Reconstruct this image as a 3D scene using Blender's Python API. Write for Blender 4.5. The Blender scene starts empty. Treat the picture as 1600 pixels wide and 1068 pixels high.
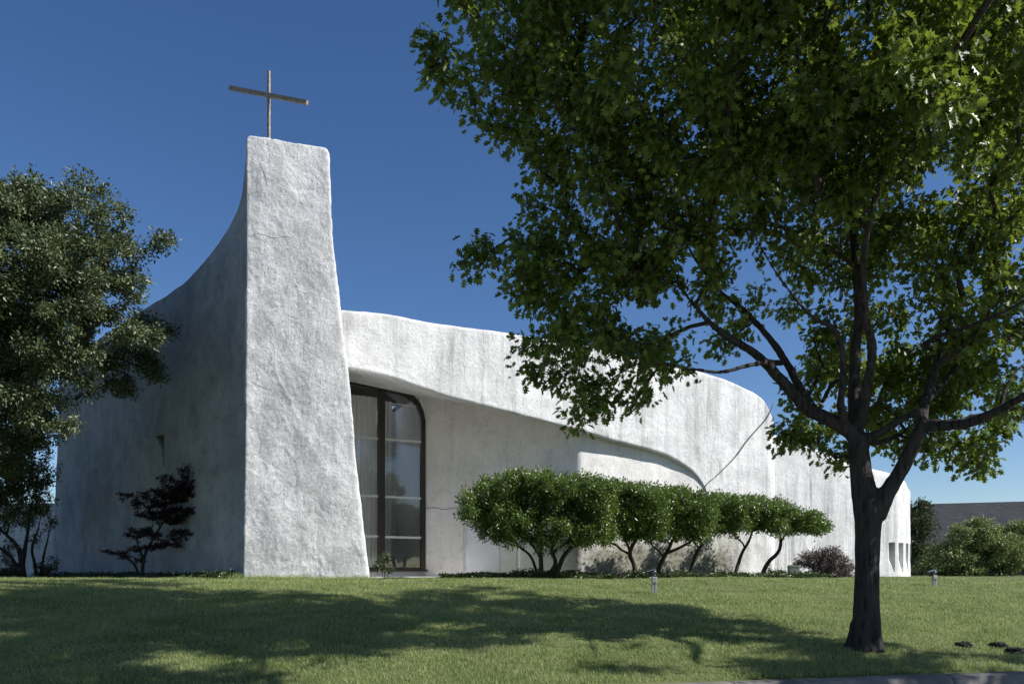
import bpy, bmesh, math, random
import numpy as np
from mathutils import Vector, noise, Matrix

# ------------------------------------------------------------------ camera, world, sun
SC = bpy.context.scene
COL = SC.collection
EYE, F, HY = 1.45, 1244.44, 895.0          # eye height, focal length in photo pixels, horizon row of the photo
cam = bpy.data.cameras.new("camera")
cam.lens, cam.sensor_width = 28, 36
cam.shift_y = (HY - 534) / 1600.0
cam.clip_start, cam.clip_end = 0.1, 6000
camo = bpy.data.objects.new("camera", cam)
camo.location = (0, 0, EYE)
camo.rotation_euler = (math.pi / 2, 0, 0)
COL.objects.link(camo)
SC.camera = camo

SUN_EL = math.radians(40)
SUN_AZ = math.radians(104)                  # clockwise from +Y: to the right and a little behind the camera
W = bpy.data.worlds.new("World")
SC.world = W
W.use_nodes = True
sky = W.node_tree.nodes.new("ShaderNodeTexSky")
sky.sky_type = 'NISHITA'
sky.sun_disc = False
sky.sun_elevation, sky.sun_rotation = SUN_EL, SUN_AZ
sky.air_density, sky.dust_density, sky.ozone_density = 0.9, 0.4, 2.0
sky.altitude = 300
hs = W.node_tree.nodes.new("ShaderNodeHueSaturation")
hs.inputs["Hue"].default_value = 0.507
hs.inputs["Saturation"].default_value = 1.22
W.node_tree.links.new(sky.outputs[0], hs.inputs["Color"])
W.node_tree.links.new(hs.outputs[0], W.node_tree.nodes["Background"].inputs[0])
W.node_tree.nodes["Background"].inputs[1].default_value = 0.077
sl = bpy.data.lights.new("sun", 'SUN')
sl.energy, sl.angle, sl.color = 4.6, math.radians(0.53), (1.0, 0.965, 0.92)
so = bpy.data.objects.new("sun", sl)
SDIR = Vector((math.sin(SUN_AZ) * math.cos(SUN_EL), math.cos(SUN_AZ) * math.cos(SUN_EL), math.sin(SUN_EL)))
so.rotation_euler = SDIR.to_track_quat('Z', 'Y').to_euler()
so.location = (20, -10, 30)
COL.objects.link(so)
SC.view_settings.view_transform = 'Standard'
SC.view_settings.look = 'None'
SC.view_settings.exposure = 0.62
SC.view_settings.gamma = 1.0
SC.cycles.max_bounces = 8
SC.cycles.transparent_max_bounces = 12


def at(px, py, Y):
    """world point seen at photo pixel (px, py) when it lies Y metres ahead"""
    return Vector(((px - 800) / F * Y, Y, EYE + (HY - py) / F * Y))


# ------------------------------------------------------------------ helpers
def tag(o, label=None, cat=None, group=None, kind=None):
    if label: o["label"] = label
    if cat: o["category"] = cat
    if group: o["group"] = group
    if kind: o["kind"] = kind
    return o


def empty(name, loc, label=None, cat=None, group=None):
    o = bpy.data.objects.new(name, None)
    o.location = loc
    o.empty_display_size = 0.2
    COL.objects.link(o)
    return tag(o, label, cat, group)


def link(name, me, mat=None, parent=None, smooth=True):
    o = bpy.data.objects.new(name, me)
    if mat is not None:
        me.materials.append(mat)
    if smooth:
        me.polygons.foreach_set("use_smooth", [True] * len(me.polygons))
    COL.objects.link(o)
    if parent is not None:
        o.parent = parent
        o.matrix_parent_inverse = Matrix.Translation(-parent.location)
    return o


def mesh_np(name, co, sizes, idx):
    me = bpy.data.meshes.new(name)
    me.vertices.add(len(co))
    me.vertices.foreach_set("co", np.ascontiguousarray(co, dtype=np.float32).ravel())
    me.loops.add(len(idx))
    me.loops.foreach_set("vertex_index", np.ascontiguousarray(idx, dtype=np.int32))
    me.polygons.add(len(sizes))
    st = np.concatenate(([0], np.cumsum(sizes)[:-1])).astype(np.int32)
    me.polygons.foreach_set("loop_start", st)
    me.update(calc_edges=True)
    return me


def mesh_py(name, vs, fs):
    me = bpy.data.meshes.new(name)
    me.from_pydata([tuple(v) for v in vs], [], fs)
    me.update()
    return me


class MB:
    """collects shapes that become one mesh"""
    def __init__(s): s.v, s.f = [], []

    def add(s, vs, fs):
        b = len(s.v)
        s.v += [Vector(v) for v in vs]
        s.f += [tuple(i + b for i in f) for f in fs]

    def box(s, c, size, rz=0.0, bev=0.0):
        bm = bmesh.new()
        bmesh.ops.create_cube(bm, size=1)
        bmesh.ops.scale(bm, vec=size, verts=bm.verts)
        if bev:
            bmesh.ops.bevel(bm, geom=bm.edges[:], offset=bev, segments=2, affect='EDGES', profile=0.6)
        bmesh.ops.rotate(bm, cent=(0, 0, 0), matrix=Matrix.Rotation(rz, 3, 'Z'), verts=bm.verts)
        bmesh.ops.translate(bm, vec=c, verts=bm.verts)
        s.bm(bm)

    def bm(s, bm):
        bm.verts.index_update()
        s.add([v.co.copy() for v in bm.verts], [[v.index for v in f.verts] for f in bm.faces])
        bm.free()

    def tube(s, pts, rads, n=8, cap=True):
        pts = [Vector(p) for p in pts]
        vs, fs = [], []
        ref = None
        for i, p in enumerate(pts):
            d = (pts[min(i + 1, len(pts) - 1)] - pts[max(i - 1, 0)])
            d = d.normalized() if d.length > 1e-9 else Vector((0, 0, 1))
            if ref is None:
                ref = Vector((1, 0, 0)) if abs(d.x) < 0.8 else Vector((0, 1, 0))
            u = (ref - d * ref.dot(d)).normalized()
            ref = u
            w = d.cross(u)
            for k in range(n):
                a = 2 * math.pi * k / n
                vs.append(p + (u * math.cos(a) + w * math.sin(a)) * rads[i])
        m = len(pts)
        for i in range(m - 1):
            for k in range(n):
                a, b = i * n + k, i * n + (k + 1) % n
                fs.append((a, b, b + n, a + n))
        if cap:
            fs.append(tuple(range(n))[::-1])
            fs.append(tuple((m - 1) * n + k for k in range(n)))
        s.add(vs, fs)

    def prism(s, poly, d):
        """poly: ordered 3-D outline, d: extrusion vector"""
        d = Vector(d)
        n = len(poly)
        vs = [Vector(p) for p in poly] + [Vector(p) + d for p in poly]
        fs = [tuple(range(n))[::-1], tuple(range(n, 2 * n))]
        for k in range(n):
            fs.append((k, (k + 1) % n, (k + 1) % n + n, k + n))
        s.add(vs, fs)

    def build(s, name, mat, parent=None, smooth=False):
        me = mesh_py(name, s.v, s.f)
        bm = bmesh.new(); bm.from_mesh(me)
        bmesh.ops.recalc_face_normals(bm, faces=bm.faces)
        bm.to_mesh(me); bm.free()
        return link(name, me, mat, parent, smooth)


def interp(x, pts):
    return float(np.interp(x, [p[0] for p in pts], [p[1] for p in pts]))


def smooth_interp(x, pts):
    """monotone-ish cubic through the points"""
    xs = [p[0] for p in pts]; ys = [p[1] for p in pts]
    if x <= xs[0]: return ys[0]
    if x >= xs[-1]: return ys[-1]
    i = max(0, int(np.searchsorted(xs, x)) - 1)
    i = min(i, len(xs) - 2)
    def sl(k):
        if k == 0: return (ys[1] - ys[0]) / (xs[1] - xs[0])
        if k == len(xs) - 1: return (ys[-1] - ys[-2]) / (xs[-1] - xs[-2])
        a = (ys[k] - ys[k - 1]) / (xs[k] - xs[k - 1]); b = (ys[k + 1] - ys[k]) / (xs[k + 1] - xs[k])
        return 0 if a * b <= 0 else 2 * a * b / (a + b)
    h = xs[i + 1] - xs[i]; t = (x - xs[i]) / h
    return ((2*t**3 - 3*t**2 + 1) * ys[i] + (t**3 - 2*t**2 + t) * h * sl(i)
            + (-2*t**3 + 3*t**2) * ys[i + 1] + (t**3 - t**2) * h * sl(i + 1))


def catmull(pts, rads, step):
    P = [Vector(p) for p in pts]; out, ro = [], []
    for i in range(len(P) - 1):
        p0, p1, p2, p3 = P[max(i - 1, 0)], P[i], P[i + 1], P[min(i + 2, len(P) - 1)]
        n = max(1, int((p2 - p1).length / step))
        for k in range(n):
            t = k / n
            out.append(0.5 * ((2 * p1) + (p2 - p0) * t + (2*p0 - 5*p1 + 4*p2 - p3) * t*t + (3*p1 - p0 - 3*p2 + p3) * t**3))
            ro.append(rads[i] * (1 - t) + rads[i + 1] * t)
    out.append(P[-1]); ro.append(rads[-1])
    return out, ro


# ------------------------------------------------------------------ materials
class NT:
    def __init__(s, name):
        s.m = bpy.data.materials.new(name); s.m.use_nodes = True
        s.t = s.m.node_tree; s.t.nodes.clear()
        s.out = s.n("ShaderNodeOutputMaterial")

    def n(s, typ, **kw):
        x = s.t.nodes.new(typ)
        for k, v in kw.items(): setattr(x, k, v)
        return x

    def l(s, a, b): s.t.links.new(a, b)

    def val(s, sock, v):
        if hasattr(v, "is_output") or isinstance(v, bpy.types.NodeSocket): s.l(v, sock)
        else: sock.default_value = v

    def coord(s, scale=(1, 1, 1), kind="Object"):
        c = s.n("ShaderNodeTexCoord"); m = s.n("ShaderNodeMapping")
        m.inputs["Scale"].default_value = scale
        s.l(c.outputs[kind], m.inputs[0]); return m.outputs[0]

    def noise(s, vec, scale, detail=4, rough=0.55, dist=0.0):
        x = s.n("ShaderNodeTexNoise")
        x.inputs["Scale"].default_value = scale; x.inputs["Detail"].default_value = detail
        x.inputs["Roughness"].default_value = rough; x.inputs["Distortion"].default_value = dist
        s.l(vec, x.inputs["Vector"]); return x.outputs["Fac"]

    def vor(s, vec, scale, feature='F1'):
        x = s.n("ShaderNodeTexVoronoi", feature=feature); x.inputs["Scale"].default_value = scale
        s.l(vec, x.inputs["Vector"]); return x.outputs["Distance"]

    def ramp(s, fac, stops):
        r = s.n("ShaderNodeValToRGB"); s.l(fac, r.inputs[0])
        e = r.color_ramp.elements
        while len(e) < len(stops): e.new(0.5)
        for k, (p, c) in enumerate(stops):
            e[k].position = p
            e[k].color = (c, c, c, 1) if isinstance(c, (int, float)) else (*c, 1)
        return r.outputs[0]

    def math(s, op, a, b=0.0, clamp=False):
        x = s.n("ShaderNodeMath", operation=op, use_clamp=clamp)
        s.val(x.inputs[0], a); s.val(x.inputs[1], b); return x.outputs[0]

    def mix(s, f, a, b, mode='MIX'):
        x = s.n("ShaderNodeMix", data_type='RGBA', blend_type=mode)
        s.val(x.inputs[0], f)
        for i, v in ((6, a), (7, b)):
            if isinstance(v, tuple): x.inputs[i].default_value = (*v, 1)
            else: s.l(v, x.inputs[i])
        return x.outputs[2]

    def bump(s, h, strength, dist, prev=None):
        b = s.n("ShaderNodeBump"); b.inputs["Strength"].default_value = strength
        b.inputs["Distance"].default_value = dist; s.l(h, b.inputs["Height"])
        if prev is not None: s.l(prev, b.inputs["Normal"])
        return b.outputs[0]

    def bsdf(s, color, rough=0.8, normal=None, metal=0.0, spec=0.5):
        p = s.n("ShaderNodeBsdfPrincipled")
        if isinstance(color, tuple): p.inputs["Base Color"].default_value = (*color, 1)
        else: s.l(color, p.inputs["Base Color"])
        s.val(p.inputs["Roughness"], rough); p.inputs["Metallic"].default_value = metal
        p.inputs["Specular IOR Level"].default_value = spec
        if normal is not None: s.l(normal, p.inputs["Normal"])
        s.l(p.outputs[0], s.out.inputs[0]); return p


def simple(name, color, rough=0.7, metal=0.0, var=0.12, scale=6.0, bump=0.0, spec=0.4):
    m = NT(name); v = m.coord()
    n = m.noise(v, scale, 5)
    lo = tuple(c * (1 - var) for c in color); hi = tuple(min(1, c * (1 + var)) for c in color)
    c = m.ramp(n, [(0.3, lo), (0.7, hi)])
    nb = m.bump(m.noise(v, scale * 6, 4), 0.5, bump) if bump else None
    m.bsdf(c, rough, nb, metal, spec); return m.m


def stucco(name, rough_amt=1.0, streak=0.0, base=(0.72, 0.715, 0.705), moss=False, grime=0.5, pits=0.6):
    m = NT(name); v = m.coord()
    sv = m.coord((1.5, 1.5, 0.09)); sv2 = m.coord((5.5, 5.5, 0.30))
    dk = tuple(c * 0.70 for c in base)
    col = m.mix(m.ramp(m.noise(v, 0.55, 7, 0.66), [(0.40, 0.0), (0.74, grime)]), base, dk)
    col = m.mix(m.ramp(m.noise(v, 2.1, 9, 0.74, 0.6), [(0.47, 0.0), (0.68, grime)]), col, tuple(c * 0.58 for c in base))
    if streak:
        s2 = m.noise(v, 0.33, 4)
        k = m.math('MULTIPLY', m.ramp(m.noise(sv, 1.0, 8, 0.70), [(0.46, 0.0), (0.66, 1.0)]), m.ramp(s2, [(0.38, 0.15), (0.58, 1.0)]))
        col = m.mix(m.math('MULTIPLY', k, streak), col, (0.27, 0.27, 0.265))
        k = m.math('MULTIPLY', m.ramp(m.noise(sv2, 1.0, 7, 0.68), [(0.50, 0.0), (0.66, 1.0)]), m.ramp(m.noise(v, 0.7, 5), [(0.42, 0.0), (0.60, 1.0)]))
        col = m.mix(m.math('MULTIPLY', k, streak * 0.8), col, (0.20, 0.20, 0.195))
    # dark pores and scratches of the rough coat
    pv = m.coord((1, 1, 0.65))
    pk = m.math('MULTIPLY', m.ramp(m.noise(pv, 15, 7, 0.72, 0.8), [(0.545, 0.0), (0.63, 1.0)]), m.ramp(m.noise(v, 1.2, 4), [(0.34, 0.12), (0.64, 1.0)]))
    col = m.mix(m.math('MULTIPLY', pk, pits), col, (0.26, 0.26, 0.255))
    pk = m.ramp(m.noise(pv, 5.5, 6, 0.70, 1.2), [(0.625, 0.0), (0.69, 1.0)])
    col = m.mix(m.math('MULTIPLY', pk, pits * 0.8), col, (0.20, 0.20, 0.195))
    if moss:
        # damp algae stain along the foot of the wall
        c = m.n("ShaderNodeTexCoord"); sp = m.n("ShaderNodeSeparateXYZ"); m.l(c.outputs["Object"], sp.inputs[0])
        hz = m.math('ADD', sp.outputs[2], m.math('MULTIPLY', m.noise(v, 1.7, 6), 1.6))
        xz = m.math('ADD', sp.outputs[0], m.math('MULTIPLY', m.noise(v, 1.1, 4), 1.2))
        win = m.math('MULTIPLY', m.ramp(m.math('MULTIPLY', xz, 0.1), [(0.20, 0.0), (0.34, 1.0)]), m.ramp(m.math('MULTIPLY', xz, 0.1), [(0.80, 1.0), (0.90, 0.0)]))
        g = m.math('MULTIPLY', m.ramp(m.math('MULTIPLY', hz, 0.25), [(0.70, 1.0), (1.0, 0.0)]), win)
        col = m.mix(m.math('MULTIPLY', g, 0.85), col, (0.22, 0.215, 0.15))
        col = m.mix(m.math('MULTIPLY', m.math('MULTIPLY', g, m.ramp(m.noise(v, 7, 8, 0.75), [(0.45, 0), (0.6, 1)])), 0.85), col, (0.05, 0.05, 0.04))
    b1 = m.bump(m.noise(v, 6, 8, 0.72, 0.8), 0.5 * rough_amt, 0.045)
    b1 = m.bump(m.math('MULTIPLY', m.noise(pv, 15, 7, 0.74, 1.2), m.ramp(m.noise(v, 1.1, 5, 0.6), [(0.38, 0.15), (0.62, 1.0)])), 1.0 * rough_amt, 0.05, b1)
    b2 = m.bump(m.noise(pv, 42, 6, 0.78, 0.2), 1.0 * rough_amt, 0.022, b1)
    m.bsdf(col, 0.93, b2, spec=0.2)
    return m.m


def leaf_mat(name, dark, light, trans, rough=0.42, tmix=0.3, spec=0.5, rare=None):
    m = NT(name)
    g = m.n("ShaderNodeNewGeometry")
    r = g.outputs["Random Per Island"]
    v = m.coord()
    big = m.noise(v, 0.8, 3)
    f = m.math('ADD', m.math('MULTIPLY', r, 0.75), m.math('MULTIPLY', big, 0.5))
    c = m.ramp(f, [(0.2, dark), (0.95, light)])
    if rare:
        c = m.mix(m.ramp(r, [(0.955, 0.0), (0.97, 1.0)]), c, rare)
    p = m.bsdf(c, rough, None, 0, spec)
    t = m.n("ShaderNodeBsdfTranslucent")
    tc = m.mix(0.5, c, trans)
    m.l(tc, t.inputs[0])
    mx = m.n("ShaderNodeMixShader"); mx.inputs[0].default_value = tmix
    m.l(p.outputs[0], mx.inputs[1]); m.l(t.outputs[0], mx.inputs[2]); m.l(mx.outputs[0], m.out.inputs[0])
    return m.m


def bark(name, lo, hi, zs=0.22, sc=18, depth=0.02):
    m = NT(name)
    v = m.coord((1, 1, zs))
    n1 = m.noise(v, sc, 6, 0.65, 0.4)
    n2 = m.vor(v, sc * 0.8)
    h = m.math('ADD', m.math('MULTIPLY', n1, 0.8), m.math('MULTIPLY', n2, 0.6))
    c = m.ramp(h, [(0.35, lo), (0.85, hi)])
    c = m.mix(m.ramp(m.noise(m.coord(), 2.2, 4), [(0.5, 0.0), (0.75, 0.35)]), c, tuple(x * 1.25 for x in hi))
    m.bsdf(c, 0.9, m.bump(h, 0.9, depth), spec=0.15)
    return m.m


M_TOWER = stucco("rough_white_stucco", 1.3, 0.12, base=(0.84, 0.84, 0.84), grime=0.42, pits=0.8)
M_BAND = stucco("white_stucco_streaked", 0.85, 0.60, moss=True, base=(0.81, 0.81, 0.805), grime=0.42, pits=0.6)
M_LOW = stucco("white_stucco_rain_streaks", 0.7, 0.9, base=(0.78, 0.78, 0.775), grime=0.5, pits=0.4)
M_SIDE = stucco("shade_darkened_stucco", 0.9, 0.4, base=(0.42, 0.435, 0.455), grime=0.8, pits=0.8)  # same white paint, its base darkened and blued to carry the wall's shade
M_RECESS = stucco("cream_stucco", 0.6, 0.2, base=(0.84, 0.825, 0.79), moss=True, grime=0.36, pits=0.4)
M_ROOF = simple("roof_membrane", (0.25, 0.25, 0.25))
M_BRONZE = simple("dark_bronze_frame", (0.045, 0.036, 0.03), 0.45, 0.3, 0.2, 3)
M_ALU = simple("grey_aluminium_bar", (0.58, 0.58, 0.59), 0.5, 0.1, 0.1, 8)
M_DOOR = simple("painted_door", (0.72, 0.73, 0.76), 0.55, 0, 0.05, 2)
M_DARK = simple("dark_gap", (0.03, 0.03, 0.03), 0.8)
M_INT = simple("interior_plaster", (0.78, 0.77, 0.74), 0.9)
def sheer():
    m = NT('sheer_curtain')
    p = m.bsdf((0.92, 0.91, 0.89), 0.95, None, spec=0.1)
    t = m.n('ShaderNodeBsdfTranslucent'); t.inputs[0].default_value = (0.92, 0.91, 0.89, 1)
    mx = m.n('ShaderNodeMixShader'); mx.inputs[0].default_value = 0.5
    m.l(p.outputs[0], mx.inputs[1]); m.l(t.outputs[0], mx.inputs[2]); m.l(mx.outputs[0], m.out.inputs[0]); return m.m


M_CURT = sheer()
M_CROSS = simple("weathered_wood", (0.26, 0.215, 0.17), 0.75, 0, 0.4, 14, 0.01)
M_CABLE = simple("grey_cable", (0.10, 0.10, 0.10), 0.6)
M_STEEL = simple("galvanised_post", (0.42, 0.42, 0.42), 0.5, 0.5, 0.2, 14)
M_BLACK = simple("dark_lamp_housing", (0.035, 0.045, 0.05), 0.35, 0.2, 0.2, 10)
M_UTIL = simple("green_grey_plastic", (0.16, 0.20, 0.155), 0.55, 0, 0.12, 5)
M_KERB = None


def glass_mat():
    m = NT("window_glass")
    fr = m.n("ShaderNodeFresnel"); fr.inputs[0].default_value = 1.85
    t = m.n("ShaderNodeBsdfTransparent"); t.inputs[0].default_value = (0.92, 0.94, 0.95, 1)
    g = m.n("ShaderNodeBsdfGlossy"); g.inputs["Roughness"].default_value = 0.0
    g.inputs[0].default_value = (0.95, 0.97, 1.0, 1)
    mx = m.n("ShaderNodeMixShader")
    m.l(fr.outputs[0], mx.inputs[0]); m.l(t.outputs[0], mx.inputs[1]); m.l(g.outputs[0], mx.inputs[2])
    m.l(mx.outputs[0], m.out.inputs[0]); return m.m


M_GLASS = glass_mat()

# ------------------------------------------------------------------ ground, kerb, road
K0 = Vector((2.25, 9.42)); KD = Vector((0.973, 0.231)); KN = Vector((-0.231, 0.973))


def kdist(x, y): return (Vector((x, y)) - K0).dot(KN)


ZPROF = [(-40, 0.12), (-12.6, 0.12), (-12.5, -0.03), (0.0, -0.03), (0.12, 0.14), (1.5, 0.37), (3.5, 0.62), (6, 0.87), (8, 1.055), (10, 1.20), (11.5, 1.27),
         (13, 1.30), (20, 1.32), (70, 1.30), (200, 1.0)]


def gz(x, y):
    d = kdist(x, y)
    z = interp(d, ZPROF) if d < 1.5 else smooth_interp(d, ZPROF[5:])
    if 0.5 < d < 14:
        z += 0.018 * math.sin(x * 0.9 + y * 0.4) * min(1, d / 3) + 0.012 * noise.noise((x * 0.7, y * 0.7, 3.1))
    return z


def build_ground():
    us = np.concatenate((np.linspace(-900, -45, 14), np.arange(-40, 40, 0.5), np.linspace(45, 900, 14)))
    ds = np.concatenate((np.linspace(-300, -16, 8), [-12.6, -12.5, -6, 0.0, 0.12], np.arange(0.4, 26, 0.4), np.linspace(28, 2500, 24)))
    vs, fs = [], []
    for d in ds:
        for u in us:
            p = K0 + KD * u + KN * d
            vs.append((p.x, p.y, gz(p.x, p.y)))
    n = len(us)
    for i in range(len(ds) - 1):
        for j in range(n - 1):
            a = i * n + j
            fs.append((a, a + 1, a + 1 + n, a + n))
    m = NT("lawn_soil"); v = m.coord()
    c = m.ramp(m.noise(v, 1.2, 6), [(0.3, (0.065, 0.095, 0.028)), (0.7, (0.15, 0.155, 0.065))])
    m.bsdf(c, 0.95, m.bump(m.noise(v, 30, 5), 0.6, 0.03), spec=0.1)
    tag(link("lawn", mesh_py("lawn", vs, fs), m.m), kind="structure")
    # road: concrete sheet in front of the kerb, kept pale to bounce light
    m = NT("road_concrete"); v = m.coord()
    c = m.ramp(m.noise(v, 40, 6), [(0.3, (0.20, 0.195, 0.185)), (0.7, (0.30, 0.29, 0.275))])
    m.bsdf(c, 0.85, m.bump(m.noise(v, 120, 3), 0.5, 0.005), spec=0.2)
    q = [K0 + KD * u + KN * d for u, d in ((-200, -12.5), (200, -12.5), (200, -0.16), (-200, -0.16))]
    tag(link("road", mesh_py("road", [(p.x, p.y, 0.0) for p in q], [(0, 1, 2, 3)]), m.m), kind="structure")
    # kerb: rounded concrete section swept along the road edge, with casting joints
    m = NT("kerb_concrete"); v = m.coord()
    c = m.ramp(m.noise(v, 3.0, 7, 0.65), [(0.3, (0.10, 0.097, 0.093)), (0.7, (0.22, 0.21, 0.195))])
    c = m.mix(m.ramp(m.noise(v, 22, 5, 0.7), [(0.55, 0), (0.75, 0.6)]), c, (0.10, 0.098, 0.095))
    m.bsdf(c, 0.9, m.bump(m.noise(v, 60, 5), 0.6, 0.006), spec=0.2)
    prof = [(-0.17, 0.0), (-0.155, 0.05), (-0.135, 0.09), (-0.10, 0.13), (-0.05, 0.148), (0.0, 0.152), (0.06, 0.15), (0.12, 0.147), (0.14, 0.13), (0.14, -0.1), (-0.17, -0.1)]
    vs, fs = [], []
    u = -60.0
    rows = []
    while u < 60:
        for k in range(16):
            rows.append((u + k * 0.19, 0.0))
        rows.append((u + 2.99, 0.0)); rows.append((u + 2.996, -0.012)); rows.append((u + 3.004, -0.012)); rows.append((u + 3.01, 0.0))
        u += 3.02
    rows.sort()
    n = len(prof)
    for (uu, sh) in rows:
        for (d, z) in prof:
            w = 0.004 * noise.noise((uu * 1.3, d * 8, z * 8))
            p = K0 + KD * uu + KN * (d + w - sh * (1 if d < 0 else 0))
            vs.append((p.x, p.y, z + w + sh))
    for i in range(len(rows) - 1):
        for k in range(n):
            a, b = i * n + k, i * n + (k + 1) % n
            fs.append((a, b, b + n, a + n))
    mb = MB(); mb.add(vs, fs)
    tag(mb.build("kerb", m.m, None, True), kind="structure")


build_ground()


def grass_mesh(name, X, Y, L, Wd, rng, parent=None, mat=None):
    n = len(X)
    Z = np.array([gz(x, y) for x, y in zip(X, Y)])
    a = rng.uniform(0, 2 * np.pi, n)
    lean = rng.uniform(0.35, 0.95, n)
    b = rng.uniform(0, 2 * np.pi, n)
    co = np.empty((n, 3, 3))
    co[:, 0] = np.stack((X + np.cos(a) * Wd, Y + np.sin(a) * Wd, Z - 0.01), 1)
    co[:, 1] = np.stack((X - np.cos(a) * Wd, Y - np.sin(a) * Wd, Z - 0.01), 1)
    co[:, 2] = np.stack((X + np.cos(b) * lean * L, Y + np.sin(b) * lean * L, Z + L * np.sqrt(1 - 0.6 * lean ** 2)), 1)
    me = mesh_np(name, co.reshape(-1, 3), np.full(n, 3), np.arange(3 * n))
    return link(name, me, mat, parent, False)


def build_grass():
    rng = np.random.default_rng(5)
    N = 700000
    # more blades near the kerb, fewer with distance
    y = 8.2 * (24.5 / 8.2) ** rng.uniform(0, 1, N)
    x = rng.uniform(-0.96, 0.96, N) * y
    k = (x - K0.x) * KN.x + (y - K0.y) * KN.y
    keep = (k > 0.19) & (k < 14.5)
    # bare footings: under church walls nothing grows
    keep &= ~((y > 20.9 + (x + 3) * 0.5 + 0.5) & (x > -3) & (x < 16.5))
    keep &= ~((x < -3.6) & (x > -6.9) & (y > 20.15 + 0.17 * (x + 6.9)))
    keep &= ~((x <= -6.9) & (y > 20.1 - 0.93 * (x + 6.9)) & (x > -17))
    x, y, k = x[keep], y[keep], k[keep]
    nz = np.array([noise.noise((a * 0.55, b * 0.55, 0.0)) for a, b in zip(x, y)])
    nz2 = np.array([noise.noise((a * 2.1, b * 2.1, 4.0)) for a, b in zip(x, y)])
    # thin, worn strip of turf behind the kerb on the left
    worn = (k < 1.2 + 0.6 * nz2) & (x < 2.8) & (x > -3) & (rng.uniform(0, 1, len(x)) < 0.55)
    x, y, nz, nz2, k = x[~worn], y[~worn], nz[~worn], nz2[~worn], k[~worn]
    L = (0.038 + 0.028 * rng.uniform(0, 1, len(x)) + 0.03 * nz + 0.035 * np.clip(nz2, -0.3, 1)) * np.where(k < 0.5, 1.1, 1.0)
    L = np.clip(L, 0.02, 0.13)
    m = NT("grass_blades")
    g = m.n("ShaderNodeNewGeometry"); v = m.coord()
    f = m.math('ADD', m.math('MULTIPLY', g.outputs["Random Per Island"], 0.55), m.math('MULTIPLY', m.noise(v, 0.9, 7, 0.68), 0.85))
    c = m.ramp(f, [(0.25, (0.075, 0.135, 0.026)), (0.6, (0.225, 0.305, 0.092)), (0.95, (0.46, 0.48, 0.23))])
    c = m.mix(m.ramp(m.noise(m.coord((0.6, 1.4, 1)), 0.8, 7, 0.7, 0.5), [(0.55, 0.0), (0.72, 0.55)]), c, (0.34, 0.33, 0.22))
    p = m.bsdf(c, 0.55, None, spec=0.25)
    t = m.n("ShaderNodeBsdfTranslucent"); m.l(c, t.inputs[0])
    mx = m.n("ShaderNodeMixShader"); mx.inputs[0].default_value = 0.45
    m.l(p.outputs[0], mx.inputs[1]); m.l(t.outputs[0], mx.inputs[2]); m.l(mx.outputs[0], m.out.inputs[0])
    o = grass_mesh("grass", x, y, L, 0.0022 + 0.0003 * y * rng.uniform(0.7, 1.3, len(x)), rng, None, m.m)
    tag(o, "short mown green grass covering the lawn", "grass", kind="stuff")
    # taller unmown tufts along the foot of the tower
    n = 5200
    t_ = rng.uniform(-0.12, 1.08, n)
    px = -6.75 + 3.1 * t_ + rng.normal(0, 0.03, n); py = 19.93 + 0.55 * t_ - np.abs(rng.normal(0, 0.22, n))
    Lh = 0.06 + 0.13 * rng.uniform(0, 1, n) ** 2 * (0.5 + np.array([max(0, noise.noise((a * 3, 1, 2)) + 0.5) for a in px]))
    o = grass_mesh("tall_grass", px, py, Lh, np.full(n, 0.006), rng, None, m.m)
    tag(o, "taller unmown grass tufts along the foot of the tower", "grass", kind="stuff")


build_grass()

# ------------------------------------------------------------------ church
church = empty("church", (0, 24, 1.3), "white sculptural stucco church with a tapering tower, a swooping wall and a tall dark-framed window", "church")


def n3(p, s, seed=0.0): return noise.noise((p[0] * s + seed, p[1] * s, p[2] * s + seed * 0.7))


def rough_disp(p, amt=1.0):
    return amt * (0.032 * n3(p, 0.6) + 0.010 * n3(p, 2.1, 3) + 0.0045 * n3(p, 6.0, 7) + 0.0045 * n3(p, 14, 11))


def ring_loft(rings, cap=True):
    n = len(rings[0]); vs = [p for r in rings for p in r]; fs = []
    for i in range(len(rings) - 1):
        for k in range(n):
            a, b = i * n + k, i * n + (k + 1) % n
            fs.append((a, b, b + n, a + n))
    if cap:
        fs.append(tuple(range(n))[::-1]); fs.append(tuple((len(rings) - 1) * n + k for k in range(n)))
    return vs, fs


def rounded_poly(pts, rads, step):
    out = []
    n = len(pts)
    for i in range(n):
        p0, p1, p2 = pts[i - 1], pts[i], pts[(i + 1) % n]
        r = rads[i]
        a = (p0 - p1).normalized(); b = (p2 - p1).normalized()
        s, e = p1 + a * r, p1 + b * r
        for k in range(7):
            t = k / 6
            out.append((1 - t) ** 2 * s + 2 * t * (1 - t) * p1 + t * t * e)
    # subdivide straight runs to a fixed count so that every ring has the same number of points
    res = []
    for i in range(n):
        seg = out[i * 7:(i + 1) * 7]
        res += seg
        nxt = out[((i + 1) % n) * 7]
        for k in range(1, step[i]):
            res.append(seg[-1].lerp(nxt, k / step[i]))
    return res


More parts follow.
